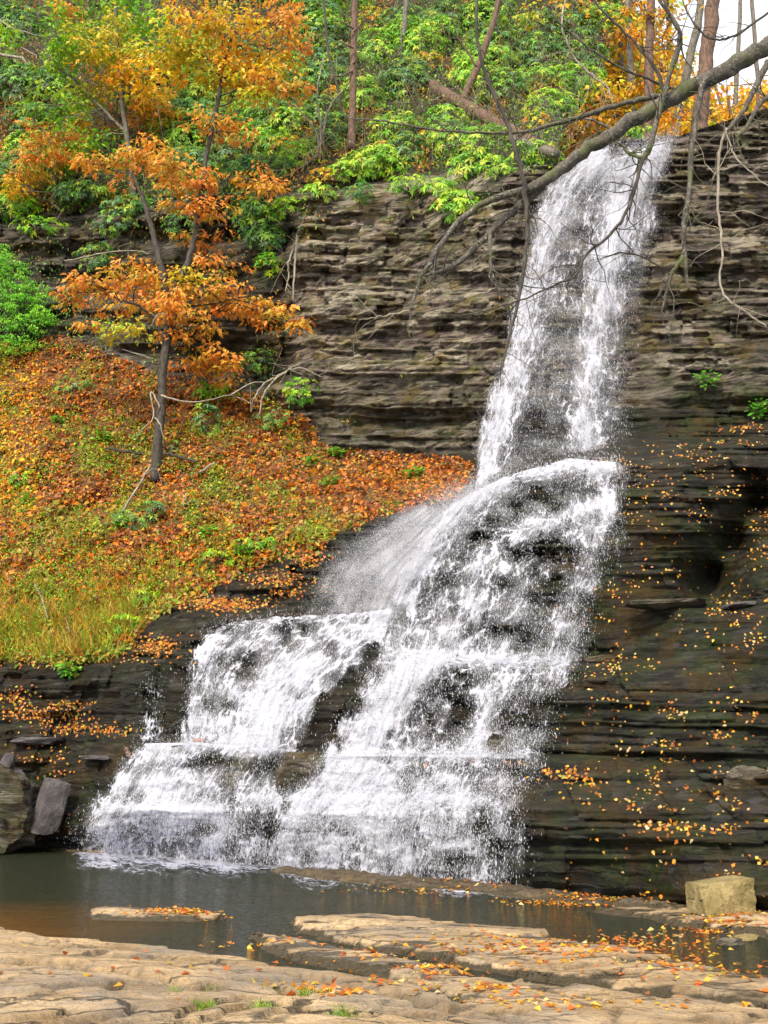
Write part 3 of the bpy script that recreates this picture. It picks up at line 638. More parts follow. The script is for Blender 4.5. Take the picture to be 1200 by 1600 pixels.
def dR(px, py):
    d = .52-.26*ss(640, 830, px)+0*px
    d += gauss(px, py, [(545, 1220, 50, 45, .42), (460, 1290, 50, 40, .28), (590, 1270, 80, 30, .25), (700, 1215, 25, 25, .3), (720, 1250, 60, 10, .2), (470, 1200, 26, 26, -.6), (790, 1330, 50, 30, -.05), (640, 1330, 80, 30, .08)])
    d += line_g(px, py, [(440, 1256), (560, 1246), (700, 1250), (800, 1258)], 8, .22)
    return d
R0 = [[(500, 1178), (460, 1215), (425, 1258), (412, 1300), (406, 1353)],
      [(610, 1178), (590, 1220), (560, 1260), (545, 1300), (540, 1362)],
      [(740, 1180), (720, 1220), (695, 1260), (685, 1310), (680, 1376)],
      [(862, 1184), (850, 1220), (838, 1260), (830, 1320), (825, 1388)]]
patch('lower_right_steps', R0, dR, WC, .05, 220, 200, (.06, .14), (.0, .0))
patch('lower_right_steps_spray', R0, lambda x, y: dR(x, y)*.85, WD, .28, 180, 160, (.05, .10), (.0, .0))
patch('lower_right_veil', R0, lambda x, y: np.clip(dR(x, y)-.12, 0, 1)*.9, WV, .40, 160, 120, (.08, .12), (.0, .0))
patch('mist_spill', [[(640, 785), (560, 830), (500, 880), (478, 925), (470, 960)], [(690, 790), (620, 850), (570, 890), (545, 930), (535, 960)], [(735, 775), (690, 830), (652, 880), (625, 925), (612, 962)]],
      lambda x, y: .30+.45*ss(540, 640, x+(y-870)*.5)-.05, WV, .45, 140, 160, (.3, .04), (.05, .05))
patch('thin_trickle', [[(222, 1060), (214, 1090), (212, 1130), (215, 1160)], [(270, 1050), (262, 1090), (260, 1130), (262, 1162)]], lambda x, y: .24+0*x, WC, .05, 50, 60, (.3, .3), (.2, .1))
# foam where the water meets the pool, lying on the surface
fx = np.linspace(95, 850, 400); fl = []
for k, o in enumerate(np.linspace(0, 46, 14)): fl.append(G(fx+5*np.sin(fx/37), wly(fx)+o*(.45+.8*fbm(fx/60, fx*0, 5)), .014))
fl = np.array(fl); fd = (np.linspace(1.25, .0, 14)[:, None]**.9)*np.ones((1, 400))*(.55+.6*fbm(fx/40, fx*0, 9))*ss(850, 780, fx)*ss(95, 130, fx)
s_ = np.concatenate([[0], np.cumsum(np.linalg.norm(np.diff(fl[7], axis=0), axis=1))])
mesh('foam', fl.reshape(-1, 3), gridfaces(14, 400), WD, FALL, uv=np.stack([np.linspace(0, .9, 14)[:, None]+0*fd, s_[None]+0*fd], -1).reshape(-1, 2), attrs=dict(dens=np.clip(fd, 0, 1).ravel()))
# drops thrown clear of the sheets
TET = np.array([[0, 0, .9], [.5, 0, -.4], [-.3, .45, -.4], [-.3, -.45, -.4]]); TF = np.array([[0, 1, 2], [0, 2, 3], [0, 3, 1], [1, 3, 2]])
def drops(name, C, sz, stretch):
    n = len(C); a = rng.uniform(0, 6.28, n); c, s2 = np.cos(a)[:, None], np.sin(a)[:, None]
    T = np.broadcast_to(TET, (n, 4, 3)).copy(); x = T[..., 0]*c-T[..., 1]*s2; y = T[..., 0]*s2+T[..., 1]*c
    V = np.stack([x, y, T[..., 2]*stretch[:, None]], -1)*sz[:, None, None]+C[:, None]
    F = (np.arange(n)*4)[:, None, None]+TF[None]
    mesh(name, V.reshape(-1, 3), F.reshape(-1, 3), M['drop'], FALL)
cs = []
for (V, d), n in zip(DROPS, [42000, 16000, 5000, 36000, 14000, 5000, 12000, 4000, 1500, 12000, 4000, 1500, 22000, 8000, 3000, 0, 400]):
    if n == 0: continue
    w = (d.ravel()+.03*(d.ravel() > .01)); w = w/w.sum(); i = rng.choice(len(w), n, p=w)
    p = V.reshape(-1, 3)[i]+rng.normal(0, 1, (n, 3))*np.array([.10, .16, .12]); p[:, 1] -= .15; cs.append(p)
C = np.concatenate(cs); C = C[C[:, 2] > .02]
drops('droplets', C, rng.gamma(2.5, .0021, len(C))+.0035, rng.uniform(.8, 3.2, len(C)))
# drifting spray left of the dome
n = 90000
v = rng.beta(1.4, 1.5, n); xl = np.interp(v, [0, .5, 1], [700, 515, 465]); xr = np.interp(v, [0, .5, 1], [742, 672, 615]); py = 765+v*200
px = xr-(xr-xl)*rng.beta(1.1, 1.7, n)+rng.normal(0, 8, n)
p = P(px, py+rng.normal(0, 12, n), np.interp(py, [760, 960], [24.4, 23.6])+rng.normal(0, .7, n))
drops('drifting_spray', p, rng.gamma(2.5, .0013, n)+.0028, rng.uniform(.7, 1.6, n))

# ---------------------------------------------------------------- vegetation builders
ORG = [(.88, .33, .05), (.84, .26, .04), (.92, .46, .06), (.64, .20, .03), (.90, .40, .09), (.58, .42, .03), (.42, .40, .03)]
ORG2 = [(.88, .38, .02), (.90, .52, .02), (.82, .25, .02), (.66, .56, .02), (.40, .50, .02)]
YGR = [(.48, .58, .04), (.64, .60, .04), (.32, .50, .04), (.88, .50, .05), (.24, .42, .03)]
GRN = [(.14, .40, .015), (.24, .54, .02), (.08, .26, .015), (.42, .58, .02)]
RHO = [(.085, .24, .05), (.13, .33, .06), (.25, .48, .06), (.045, .14, .03), (.15, .30, .15), (.34, .46, .05)]
RHB = [(.22, .50, .04), (.36, .62, .05), (.15, .38, .04), (.52, .66, .07)]
YEL = [(.88, .52, .03), (.85, .38, .02), (.75, .55, .05), (.80, .28, .02)]
def spray_leaves(mb, c, R, n, L, palette, shape='plain', flat=.3, droop=.35, wr=.62, tint=None, per=22):
    """n leaves in small flat sprays scattered through an ellipsoid c, radii R"""
    c = np.asarray(c, float); R = np.asarray(R, float)
    K = max(2, int(n/per)); q = rng.normal(0, 1, (K, 3)); q = unit(q)*(rng.uniform(0, 1, (K, 1))**.45)
    lum = 1+.35*(fbm(q[:, 0]*2+c[0], q[:, 2]*2+c[2], 5)-.5)
    sc = c+q*R; k = rng.integers(0, K, n); r = L*2.1
    a = rng.uniform(0, 6.28, n); rad = r*np.sqrt(rng.uniform(0, 1, n))
    p = sc[k]+np.stack([np.cos(a)*rad, np.sin(a)*rad*.9, -flat*rad*.4+rng.normal(0, .22*L, n)], 1)
    D = np.stack([np.cos(a), np.sin(a), -droop-rng.uniform(0, .7, n)], 1)+rng.normal(0, .35, (n, 3))
    N = np.stack([rng.normal(0, .5, n), rng.normal(-.35, .5, n), np.full(n, .8)], 1)
    Ls = L*rng.uniform(.65, 1.3, n); cc = pal(palette, n, .14)*lum[k][:, None]
    kk = pal(palette, K)[k]; cc = cc*.45+kk*.55
    leaves(mb, p, D, N, Ls, Ls*wr, np.clip(cc, .003, .95), shape)
    return sc
def whorls(mb, c, R, n, L, palette, per=8):
    """n evergreen rosettes of long leaves over an ellipsoid"""
    c = np.asarray(c, float); R = np.asarray(R, float)
    q = unit(rng.normal(0, 1, (n, 3)))*(rng.uniform(.15, 1, (n, 1))**.4); q[:, 1] = -np.abs(q[:, 1])*.9+.15
    sc = c+q*R; kc = pal(palette, n)
    m = n*per; k = np.repeat(np.arange(n), per); a = np.tile(np.arange(per)*6.283/per, n)+np.repeat(rng.uniform(0, 6, n), per)+rng.normal(0, .2, m)
    ax = unit(q+np.array([0, -.5, .6]))[k]
    ref = unit(np.cross(ax, np.array([.2, .1, 1.]))); rf2 = np.cross(ax, ref)
    D = ref*np.cos(a)[:, None]+rf2*np.sin(a)[:, None]+ax*rng.uniform(-.5, .25, m)[:, None]; D[:, 2] -= .3
    Ls = L*rng.uniform(.7, 1.25, m)
    leaves(mb, sc[k]+ax*.02, D, ax+rng.normal(0, .15, (m, 3)), Ls, Ls*.30, np.clip(kc[k]*rng.uniform(.75, 1.25, (m, 1)), .003, .9), 'long', .3)
    return sc
def px2m(v, Y): return v*Y/FPX
def near_pt(lines, p):
    best = None
    for l in lines:
        q = l[(l[:, 2] < p[2]+.5)] if (l[:, 2] < p[2]+.5).any() else l
        d = np.linalg.norm(q-p, axis=1); i = d.argmin()
        if best is None or d[i] < best[0]: best = (d[i], q[i])
    return best[1]
def twig_curve(a, b, sag=.12, n=4):
    t = np.linspace(0, 1, n)[:, None]; L = np.linalg.norm(b-a)
    p = a*(1-t)+b*t; p[:, 2] += (np.sin(t[:, 0]*math.pi))*L*sag; p[1:-1] += rng.normal(0, L*.05, (n-2, 3)); return p
def tree(name, label, cat, stems, blobs, Y, bark, dens=1., L=.17, shape='lobed', group=None, depth=.9, pernode=3, palette=ORG, wr=.62, limb_r=.03):
    """stems: list of (pixel polyline, radii in px); blobs: (px,py,rx,ry[,palette])"""
    base = P(stems[0][0][0][0], stems[0][0][0][1], Y); T = thing(name, label, cat, base, group)
    mb = MB(); lines = []
    for pts, rad in stems:
        dys = rng.normal(0, .15, len(pts)).cumsum()*.5; dys[0] = 0
        q = P([p[0] for p in pts], [p[1] for p in pts], Y+dys); tube(mb, q, [px2m(r, Y) for r in rad], 9, 6, .012, lump=.10); lines.append(smoothline(q, rad, 8)[0])
    mb.build('trunk', bark, T, smooth=True)
    lm = MB(); lf = MB()
    for bl in blobs:
        pl = bl[4] if len(bl) > 4 else palette
        c = P(bl[0], bl[1], Y+rng.normal(0, depth*.5)); R = np.array([px2m(bl[2], Y), depth*min(1, bl[2]/60), px2m(bl[3], Y)])
        R = R*[1.22, 1.25, 1.25]; n = int(math.pi*R[0]*R[2]*230*dens*(.17/L)**2)+20
        sc = spray_leaves(lf, c, R, n, L, pl, shape, wr=wr)
        lm = MB(); a = near_pt(lines, c-[0, 0, .2]); l = twig_curve(a, c, .10, 5); tube(lm, l, [limb_r, limb_r*.8, limb_r*.6, limb_r*.5, limb_r*.35], 5, 3, .01)
        lp = smoothline(l, np.zeros(5), 4)[0]
        for s3 in sc[::max(1, len(sc)//(pernode*4))]:
            i = np.linalg.norm(lp-s3, axis=1).argmin(); tube(lm, twig_curve(lp[max(i-2, 0)], s3, .05, 3), [limb_r*.35, limb_r*.25, limb_r*.12], 4, 2)
        lm.build('limb', bark, T)
    if blobs:
        lf.build('foliage', M['leaf'], T)
    return T
def shrub(label, px, py, rx, ry, palette=RHO, n=None, L=.20, group='evergreen shrubs along the cliff top', off=.5, kind_='rhododendron', per=8, cat='shrub'):
    c = S(px, py, off+.2); Y = c[1]; R = np.array([px2m(rx, Y), .6*min(1.2, rx/45), px2m(ry, Y)])
    base = S(px, py+ry*.7, .05); T = thing(kind_, label, cat, base, group)
    lf = MB(); R = R*1.3 if n is None else R; n = n or int(R[0]*R[2]*math.pi*42)+8
    sc = whorls(lf, c, R, n, L, palette, per); st = MB()
    for s3 in sc[::max(1, len(sc)//7)]: tube(st, twig_curve(base, s3, .0, 4), [.018, .014, .010, .005], 5, 3, .01)
    st.build('stems', M['dark'], T); lf.build('foliage', M['leaf'], T); return T

# ---------------------------------------------------------------- the oak on the leafy bank and the tree behind it
YT = float(samp(D1, 245, 745))-.1
MAIN = tree('orange_oak', 'forked tree with drooping orange leaves standing on the leaf-covered bank', 'tree',
  [([(243, 752), (247, 690), (252, 640), (254, 580), (262, 520), (262, 465)], [11, 8, 7.5, 7, 6.5, 6]),
   ([(262, 470), (250, 410), (235, 350), (220, 300), (205, 270)], [6.5, 5.5, 4.5, 3.5, 2]),
   ([(262, 470), (285, 430), (300, 390), (312, 320), (325, 230), (342, 150), (352, 90), (372, 30), (380, -30)], [6.5, 5.5, 5, 4.5, 4, 3.5, 3, 2.5, 1.5]),
   ([(258, 560), (275, 500), (300, 470), (330, 455)], [4, 3, 2.5, 2]), ([(258, 530), (240, 500), (220, 480), (190, 470)], [3.5, 3, 2.5, 1.5])],
  [(165, 455, 62, 24), (115, 462, 28, 14), (235, 450, 55, 26), (270, 475, 45, 30), (335, 462, 60, 28), (395, 478, 45, 20), (440, 495, 34, 16), (465, 508, 14, 10), (200, 512, 46, 14, YGR), (135, 512, 14, 9),
   (300, 515, 42, 20), (330, 580, 52, 20), (350, 550, 26, 14), (305, 560, 26, 12), (340, 408, 46, 9), (255, 420, 60, 12), (215, 432, 50, 12), (300, 440, 40, 16, ORG2),
   (235, 245, 70, 26), (165, 262, 52, 18), (275, 262, 46, 28), (310, 290, 38, 20), (330, 325, 34, 20), (395, 290, 58, 15), (345, 195, 50, 16), (380, 212, 20, 9), (290, 320, 24, 12), (285, 365, 22, 10),
   (345, 375, 36, 7), (430, 285, 24, 12),
   (330, 45, 95, 38, ORG2), (420, 78, 52, 34, ORG2), (385, 120, 75, 30, ORG2), (300, 110, 60, 30, ORG2), (445, 40, 30, 26, ORG), (430, 130, 46, 22, ORG), (465, 142, 26, 14, ORG), (360, 5, 110, 18, ORG), (400, 145, 30, 14, YGR), (260, 70, 50, 30, YGR), (470, 75, 12, 20, ORG)],
  YT, M['dark'], dens=.95, L=.19)
for pts in [[(250, 640), (243, 620), (235, 612), (240, 650), (225, 668), (210, 690)], [(252, 618), (275, 625), (310, 628), (360, 618), (395, 632)], [(240, 650), (250, 665), (257, 690)], [(235, 560), (210, 552), (190, 545)], [(264, 495), (250, 490), (235, 510)], [(360, 618), (390, 600), (420, 595)]]:
    dl = MB(); tube(dl, P([p[0] for p in pts], [p[1] for p in pts], YT-.25+rng.normal(0, .1, len(pts))), np.linspace(.035, .010, len(pts)), 5, 4, .012)
    dl.build('dead_limb', M['pale'], MAIN)
YB = float(samp(D1, 205, 300))-.3
tree('autumn_maple', 'taller tree with yellow-green and orange leaves rooted on the cliff top at upper left', 'tree',
  [([(208, 312), (200, 220), (190, 150), (185, 90), (180, 10), (182, -80)], [5, 4.5, 4, 3.5, 3, 2]), ([(200, 210), (160, 170), (110, 120), (60, 90)], [3, 2.5, 2, 1.2]), ([(190, 150), (230, 110), (265, 60), (280, -10)], [3, 2.5, 2, 1.2])],
  [(150, 75, 65, 34, YGR), (95, 95, 46, 28, GRN), (110, 40, 45, 22, GRN), (180, 15, 85, 22, GRN), (200, 120, 80, 30, ORG2), (240, 160, 60, 24, ORG2), (235, 45, 50, 26, GRN), (75, 165, 50, 20, GRN), (130, 150, 50, 20, YGR), (100, 12, 30, 16, ORG2), (55, 250, 50, 26, ORG), (30, 297, 30, 14, ORG2), (95, 225, 50, 16, ORG), (140, 205, 46, 14, ORG2), (60, 275, 30, 12, YGR), (170, 235, 40, 12, GRN), (15, 50, 22, 12, GRN), (220, 175, 60, 14, ORG), (170, 50, 50, 20, YGR), (60, 215, 40, 12, ORG)],
  YB, M['bark'], dens=1.05, L=.20, depth=1.3)

# feathery bright green bush at the left edge
c0 = S(30, 540, .3); T = thing('feathery_bush', 'bright green feathery bush at the left edge above the leafy bank', 'bush', c0)
lf = MB(); sm = MB()
for bx_, by_, rx, ry in [(10, 425, 40, 30), (40, 455, 45, 26), (15, 480, 60, 30), (70, 495, 26, 22), (35, 515, 50, 24), (5, 400, 24, 20), (75, 470, 18, 10), (-40, 450, 50, 50), (20, 540, 60, 12)]:
    c = P(bx_, by_, c0[1]-.3); R = np.array([px2m(rx, 36), .8, px2m(ry, 36)])
    sc = spray_leaves(lf, c, R, int(rx*ry*1.15), .085, [(.14, .52, .03), (.24, .68, .04), (.38, .76, .06), (.09, .36, .03)], 'plain', wr=.42, droop=.7)
    for s3 in sc[::12]: tube(sm, twig_curve(c0, s3, .1, 4), [.02, .015, .01, .004], 4, 2, .01)
sm.build('stems', M['dark'], T); lf.build('foliage', M['leaf'], T)

# ---------------------------------------------------------------- evergreen shrubs on the wooded slope
SH = [
 ('dark green rhododendron at the top edge just right of the orange crown', 500, 30, 42, 36, RHO), ('rhododendron beneath the brown trunk at the top of the picture', 515, 95, 40, 34, RHO),
 ('bright yellow-green rhododendron against the brown trunk', 590, 75, 36, 34, RHB), ('light green rhododendron hanging over the cliff rim in the middle', 565, 150, 38, 34, RHB),
 ('low bright green rhododendron on the cliff rim beside the dead grey sapling', 470, 240, 34, 24, RHB), ('dark rhododendron in the hollow behind the orange branch tip', 430, 185, 46, 28, RHO),
 ('rhododendron with pale leaf tips above the fallen log', 655, 70, 42, 34, RHB), ('grey-green rhododendron above the stump', 640, 130, 36, 26, RHO),
 ('broad rhododendron at top centre between the two leaning trunks', 700, 30, 46, 34, RHO), ('tall dark rhododendron behind the leaning trunk', 775, 70, 46, 42, RHO),
 ('blue-green rhododendron right of the fallen log', 790, 140, 44, 34, RHO), ('rhododendron left of the orange saplings beyond the falls', 850, 90, 42, 44, RHO),
 ('light green rhododendron below the overhanging limb fork', 860, 165, 40, 28, RHB), ('small bright rhododendron clinging under the lower limb', 715, 320, 36, 24, RHB),
 ('rhododendron trailing over the rock face left of the lower limb', 690, 295, 26, 16, RHB), ('leafy green shrub in front of the stump', 700, 215, 46, 24, RHO),
 ('green shrub spilling over the cliff rim under the broken log', 620, 200, 42, 26, RHB), ('thin leafy shrub on the cliff rim at centre', 590, 245, 36, 20, RHB),
 ('dark green shrub drooping down the rock face right of the forked tree', 390, 325, 34, 26, RHO), ('small rhododendron on the rock face under the drooping orange branch', 415, 370, 28, 20, RHO),
 ('green shrub under the orange mid-height branches', 265, 195, 40, 20, RHB), ('dark shrub behind the upper stem of the forked tree', 300, 175, 46, 20, RHO),
 ('dark rhododendron on the rim below the yellow-green tree', 100, 250, 44, 26, GRN), ('shaded evergreen shrub at the far upper left', 30, 130, 44, 36, RHO),
 ('evergreen shrub at the top left corner', 30, 40, 46, 44, RHO), ('evergreen shrub on the rim at the left edge', 20, 320, 44, 18, GRN),
 ('dark evergreen shrub over the shadowed ledge at left', 130, 300, 50, 14, RHO), ('evergreen shrub between the two autumn trees at mid height', 200, 320, 40, 14, RHO),
 ('small green shrub at the lip left of the plunging water', 835, 235, 34, 16, RHB), ('green shrub on the lip between the two streams of water', 985, 205, 30, 12, RHB),
 ('dark evergreen shrub high behind the lip', 905, 40, 36, 34, RHO), ('rhododendron at top centre left of the forked branch', 745, 110, 26, 24, RHB),
 ('evergreen shrub in deep shade behind the orange crown', 370, 235, 44, 20, RHO), ('shrub in shade above the brown trunk foot', 530, 200, 36, 24, RHO), ('rhododendron on the slope under the orange crown top', 480, 130, 36, 30, RHO)]
for l, px, py, rx, ry, pl in SH: shrub(l, px, py, rx, ry, pl)
r8 = np.random.default_rng(5); kk = 0
while kk < 80:
    px, py = r8.uniform(-60, 960), r8.uniform(-30, 275)
    if px > 880+(220-py)*.4 or py > yveg(px)-5: continue
    kk += 1; bright = fbm(np.array(px/80), np.array(py/70), 77) > .5
    shrub('bright green rhododendron massed with others on the steep wooded slope' if bright else 'deep green rhododendron massed with others on the steep wooded slope', px, py, r8.uniform(30, 48), r8.uniform(20, 32), RHB if bright else RHO, group='bright rhododendrons massed on the slope' if bright else 'deep green rhododendrons massed on the slope')
for l, px, py, rx, ry, pl in [('green shrub spilling over the rim at the far left', 60, 352, 40, 14, GRN), ('shaded shrub on the ledge behind the forked stems', 290, 350, 34, 24, RHO), ('tall dark shrub filling the rim between forked tree and hanging roots', 405, 345, 34, 40, RHO),
  ('shaded shrub right of the feathery bush', 150, 400, 34, 22, RHO), ('olive shrub on the rock face above the hanging roots', 450, 325, 30, 18, GRN), ('dark shrub in the recess at the top of the bank', 400, 560, 30, 16, RHO), ('green shrub on the rock face left of the overhanging limb tip', 640, 290, 34, 18, RHB),
  ('drooping shrub on the rim above the pale rock patch', 560, 300, 26, 16, RHO), ('shrub on the rim at the foot of the arching dead sapling', 425, 265, 36, 20, RHO), ('dark shrub hanging on the rock face behind the forked tree', 180, 345, 34, 20, RHO), ('thin green shrub on the ledge left of the hanging roots', 420, 410, 22, 16, GRN),
  ('small green shrub on the rock face below the rim at centre', 500, 300, 30, 14, RHB), ('low shrub on the rim left of the overhanging limb tip', 780, 262, 34, 16, RHB), ('weedy shrub at the rock foot right of the forked tree', 470, 610, 26, 20, GRN), ('low green shrub behind the forked trunk at the rock foot', 330, 610, 26, 14, GRN), ('trailing green shrub on the rim right of the dead saplings', 540, 265, 30, 16, RHB)]:
    shrub(l, px, py, rx, ry, pl, None, .15, group='shrubs on the rock face')
for l, px, py, rx, ry in [('orange-leaved shrub near the top edge right of the brown trunk', 585, 28, 30, 22), ('orange-leaved shrub beside the foot of the brown trunk', 530, 150, 26, 20), ('small orange shrub on the rim at centre', 600, 235, 30, 14), ('orange shrub above the fallen log', 668, 95, 24, 16), ('rusty orange shrub by the stump', 680, 215, 34, 12), ('golden shrub near the top edge left of the forked branch', 735, 20, 26, 18),
  ('orange shrub between the fallen log and the fall lip', 840, 190, 26, 16), ('orange shrub on the rim above the rock face left of centre', 505, 275, 26, 12), ('golden shrub behind the arching dead sapling', 450, 225, 24, 18), ('orange shrub in the shade at the upper left edge', 15, 235, 30, 20)]:
    shrub(l, px, py, rx, ry, ORG2, None, .13, group='orange and golden shrubs on the slope', kind_='autumn_shrub', per=6)
for l, px, py, rx, ry, pl in [('green fern clump beside the dark hollow low on the bank', 205, 815, 34, 18, RHO), ('green shrub high on the bank below the feathery bush', 115, 600, 30, 14, RHO), ('leafy clump above the dark ledge near the side cascade', 400, 848, 30, 12, GRN), ('leafy clump low on the bank at the left edge', 30, 745, 26, 14, GRN),
  ('shady clump at the foot of the forked trunk', 262, 700, 22, 14, RHO), ('green clump at the bank foot above the orange leaf pile', 340, 872, 30, 12, GRN), ('leafy clump by the rock face at the top of the bank', 430, 655, 30, 16, RHO), ('green clump hanging over the rock below the grass', 200, 975, 24, 16, GRN), ('yellow-green clump at the corner of the grass', 225, 930, 20, 16, GRN)]:
    shrub(l, px, py, rx, ry, pl, None, .12, group='leafy clumps on the bank', kind_='leafy_clump', per=6, off=.1)
# undergrowth that nobody could count on the slope
ug = MB()
n = 70000; px = rng.uniform(-120, 1000, n); py = rng.uniform(-120, 330, n); k = (py < yveg(px)+12) & (px < 895+(220-py)*.45) & (rng.uniform(0, 1, n) < .25+1.1*(fbm(px/45, py/35, 51)))
px, py = px[k], py[k]; p = S(px, py, 0)+rng.normal(0, .12, (len(px), 3))-np.array([0, .35, 0])*rng.uniform(0, 1, (len(px), 1))
gm = fbm(px/60, py/50, 52) > .47
cc = np.where(gm[:, None], pal(RHO+GRN, len(px)), pal([(.55, .20, .03), (.34, .13, .03), (.75, .40, .04), (.3, .4, .03)], len(px)))
leaves(ug, p, rng.normal(0, 1, (len(px), 3))+[0, -.4, -.2], rng.normal(0, .4, (len(px), 3))+[0, -.5, .9], rng.uniform(.10, .22, len(px)), rng.uniform(.04, .09, len(px)), cc)
for i in rng.choice(len(px), 3200): l_ = rng.uniform(.5, 1.9); tube(ug, np.array([p[i], p[i]+rng.normal(0, .2, 3)*l_+[0, -.15, .4*l_], p[i]+rng.normal(0, .45, 3)*l_+[0, -.3, .75*l_]]), [.012, .009, .004], 3, 2, 0, (.22, .17, .11) if rng.uniform() < .6 else (.42, .36, .28))
n = 16000; px = rng.uniform(-200, 900, n); py = rng.uniform(250, 700, n); v_ = fbm(px/36, py/60, 59, 3)
k = (py > yveg(px)-5) & (py < ybank_top(px)+10) & (v_ > .43+.13*ss(430, 520, px)+.25*ss(yveg(px)+40, yveg(px)+120, py)*ss(430, 500, px)); px, py = px[k], py[k]
p = S(px, py, .10)+rng.normal(0, .08, (len(px), 3)); cc = np.where((fbm(px/30, py/30, 60) > .5)[:, None], pal(RHO, len(px)), pal([(.20, .24, .04), (.40, .20, .04), (.13, .20, .03), (.50, .26, .04)], len(px)))
leaves(ug, p, rng.normal(0, .7, (len(px), 3))+[0, -.3, -.7], rng.normal(0, .4, (len(px), 3))+[0, -.8, .4], rng.uniform(.08, .17, len(px)), rng.uniform(.03, .07, len(px)), cc)
kind(ug.build('undergrowth', M['leaf']), 'stuff', 'mixed leaves and stems of undergrowth on the wooded slope')
for l, px, py, rx, ry, pl, nn in [
  ('dark rhododendron growing on the bank right of the forked trunk', 322, 655, 28, 34, RHO, 26), ('dark green seedling low on the bank beneath the fallen sticks', 240, 795, 18, 20, RHO, 12)]:
    shrub(l, px, py, rx, ry, pl, nn, group='evergreen shrubs on the bank')
SP = [('bright green weed beside the half-buried grey rocks', 90, 655, 10, 8), ('small green weed at the left edge of the bank', 42, 780, 12, 12), ('broad bright green plant on the bank foot near the falls', 518, 752, 20, 11),
      ('green plant just above the broadest one on the bank', 492, 718, 16, 12), ('green plant at the foot of the rock face', 525, 705, 12, 9), ('light green plant on the small bench left of the falling water', 648, 738, 18, 11),
      ('trailing green plant on the dark rock below the bank', 108, 1045, 18, 14), ('green weed at the middle of the lower bank', 325, 828, 12, 10), ('green weed beside the small dark hollow', 190, 815, 16, 12),
      ('green weed up the bank left of the forked trunk', 160, 680, 14, 12), ('small green plant on the rock face at the right edge', 1185, 640, 18, 18), ('faint green plant on the mossy recess at right', 1105, 592, 22, 14),
      ('green weed under the drooping orange leaves', 330, 640, 12, 8), ('green tuft above the dark rock ledge', 380, 860, 14, 12)]
for l, px, py, rx, ry in SP:
    b0 = S(px, py+ry*.6, .02); T = thing('leafy_weed', l, 'plant', b0, 'small green plants on the bank and rock'); mb = MB(); sm = MB(); Y = b0[1]
    c = S(px, py, .25); q = rng.normal(0, 1, (90, 3)); q = unit(q)*rng.uniform(.2, 1, (90, 1)); pp = c+q*[px2m(rx, Y), .2, px2m(ry, Y)]
    leaves(mb, pp, q*[1, .6, .3]+[0, -.3, 0], rng.normal(0, .3, (90, 3))+[0, -.5, .9], rng.uniform(.08, .15, 90), rng.uniform(.06, .11, 90), pal([(.14, .46, .03), (.24, .58, .04), (.10, .30, .03)], 90))
    for s3 in pp[::9]: tube(sm, twig_curve(b0, s3, 0, 3), [.008, .006, .003], 4, 2, 0, (.1, .3, .03))
    mb.build('foliage', M['leaf'], T); sm.build('stems', M['leaf'], T)

# ---------------------------------------------------------------- fallen leaves, grass, weeds on the bank
lt = MB(); n = 170000; px = rng.uniform(-300, 740, n); py = rng.uniform(500, 1060, n)
k = (rng.uniform(0, 1, n) < .35+1.6*(fbm(px/16, py/10, 55)-.2)) & (py < ybank_bot(px)+12+16*(fbm(px/30, py/30, 8)-.5)) & (py > ybank_top(px)-6); px, py = px[k], py[k]; n = len(px)
p = S(px, py, .03)+rng.normal(0, .03, (n, 3)); w = fbm(px/70, py/45, 53)+.25*ss(850, 1000, py)-.15*ss(300, 600, px)
a = pal([(.80, .24, .02), (.60, .15, .015), (.88, .38, .03), (.40, .11, .02), (.50, .24, .10), (.22, .07, .02), (.30, .12, .04), (.15, .05, .02)], n); a2 = pal([(.28, .30, .03), (.18, .26, .03), (.50, .30, .04), (.35, .36, .05)], n)
cc = np.where((w+rng.normal(0, .09, n) > .60)[:, None], a2, a); yl = (px < 60) & (py < 800) & (rng.uniform(0, 1, n) < .5); cc[yl] = pal(YEL, yl.sum())
L = rng.gamma(6, .0155, n)+.02
leaves(lt, p, rng.normal(0, 1, (n, 3))+[0, -.3, -.35], rng.normal(0, .55, (n, 3))+[0, -.75, .75], L, L*.7, cc, 'plain', .35)
kind(lt.build('leaf_litter', M['leaf']), 'stuff', 'orange and brown fallen leaves carpeting the bank')
def blades(mb, B, H, W, palette, lean=.35):
    n = len(B); d = np.stack([rng.normal(0, lean, n), rng.normal(-.15, lean, n), np.ones(n)], 1); s3 = unit(np.stack([rng.normal(0, 1, n), rng.normal(0, .4, n), np.zeros(n)], 1))
    H = np.broadcast_to(H, (n,))[:, None]; m1 = B+d*H*.5; e = B+d*H*np.array([1.5, 1.5, .85]); w = s3*W
    V = np.stack([B-w, B+w, m1+w*.7, m1-w*.7, e], 1); i = np.arange(n)[:, None]*5; c = np.repeat(pal(palette, n), 5, 0)
    mb.add(V.reshape(-1, 3), i+np.array([[0, 1, 2, 3]]), c); mb.F.setdefault(3, []).append(i+np.array([[3, 2, 4]])+mb.n-len(V)*5)
gr = MB(); n = 26000; px = rng.uniform(-200, 520, n); py = rng.uniform(560, 1040, n)
pr = ss(850, 990, py+140*(fbm(px/40, py/30, 56)-.5))*ss(310, 190, px+120*(fbm(px/30, py/30, 54)-.5))*1.0+.6*ss(.50, .62, fbm(px/50, py/35, 57))*ss(700, 900, py)+.12
k = (py < ybank_bot(px)+8) & (py > ybank_top(px)) & (rng.uniform(0, 1, n) < pr); px, py = px[k], py[k]
blades(gr, S(px, py, 0), .16+.55*ss(860, 980, py)*rng.uniform(.3, 1, len(px))*ss(300, 200, px)+.12*rng.uniform(0, 1, len(px)), .012, [(.44, .44, .03), (.28, .38, .03), (.66, .42, .05), (.55, .24, .04), (.18, .34, .03), (.36, .16, .04)], .4)
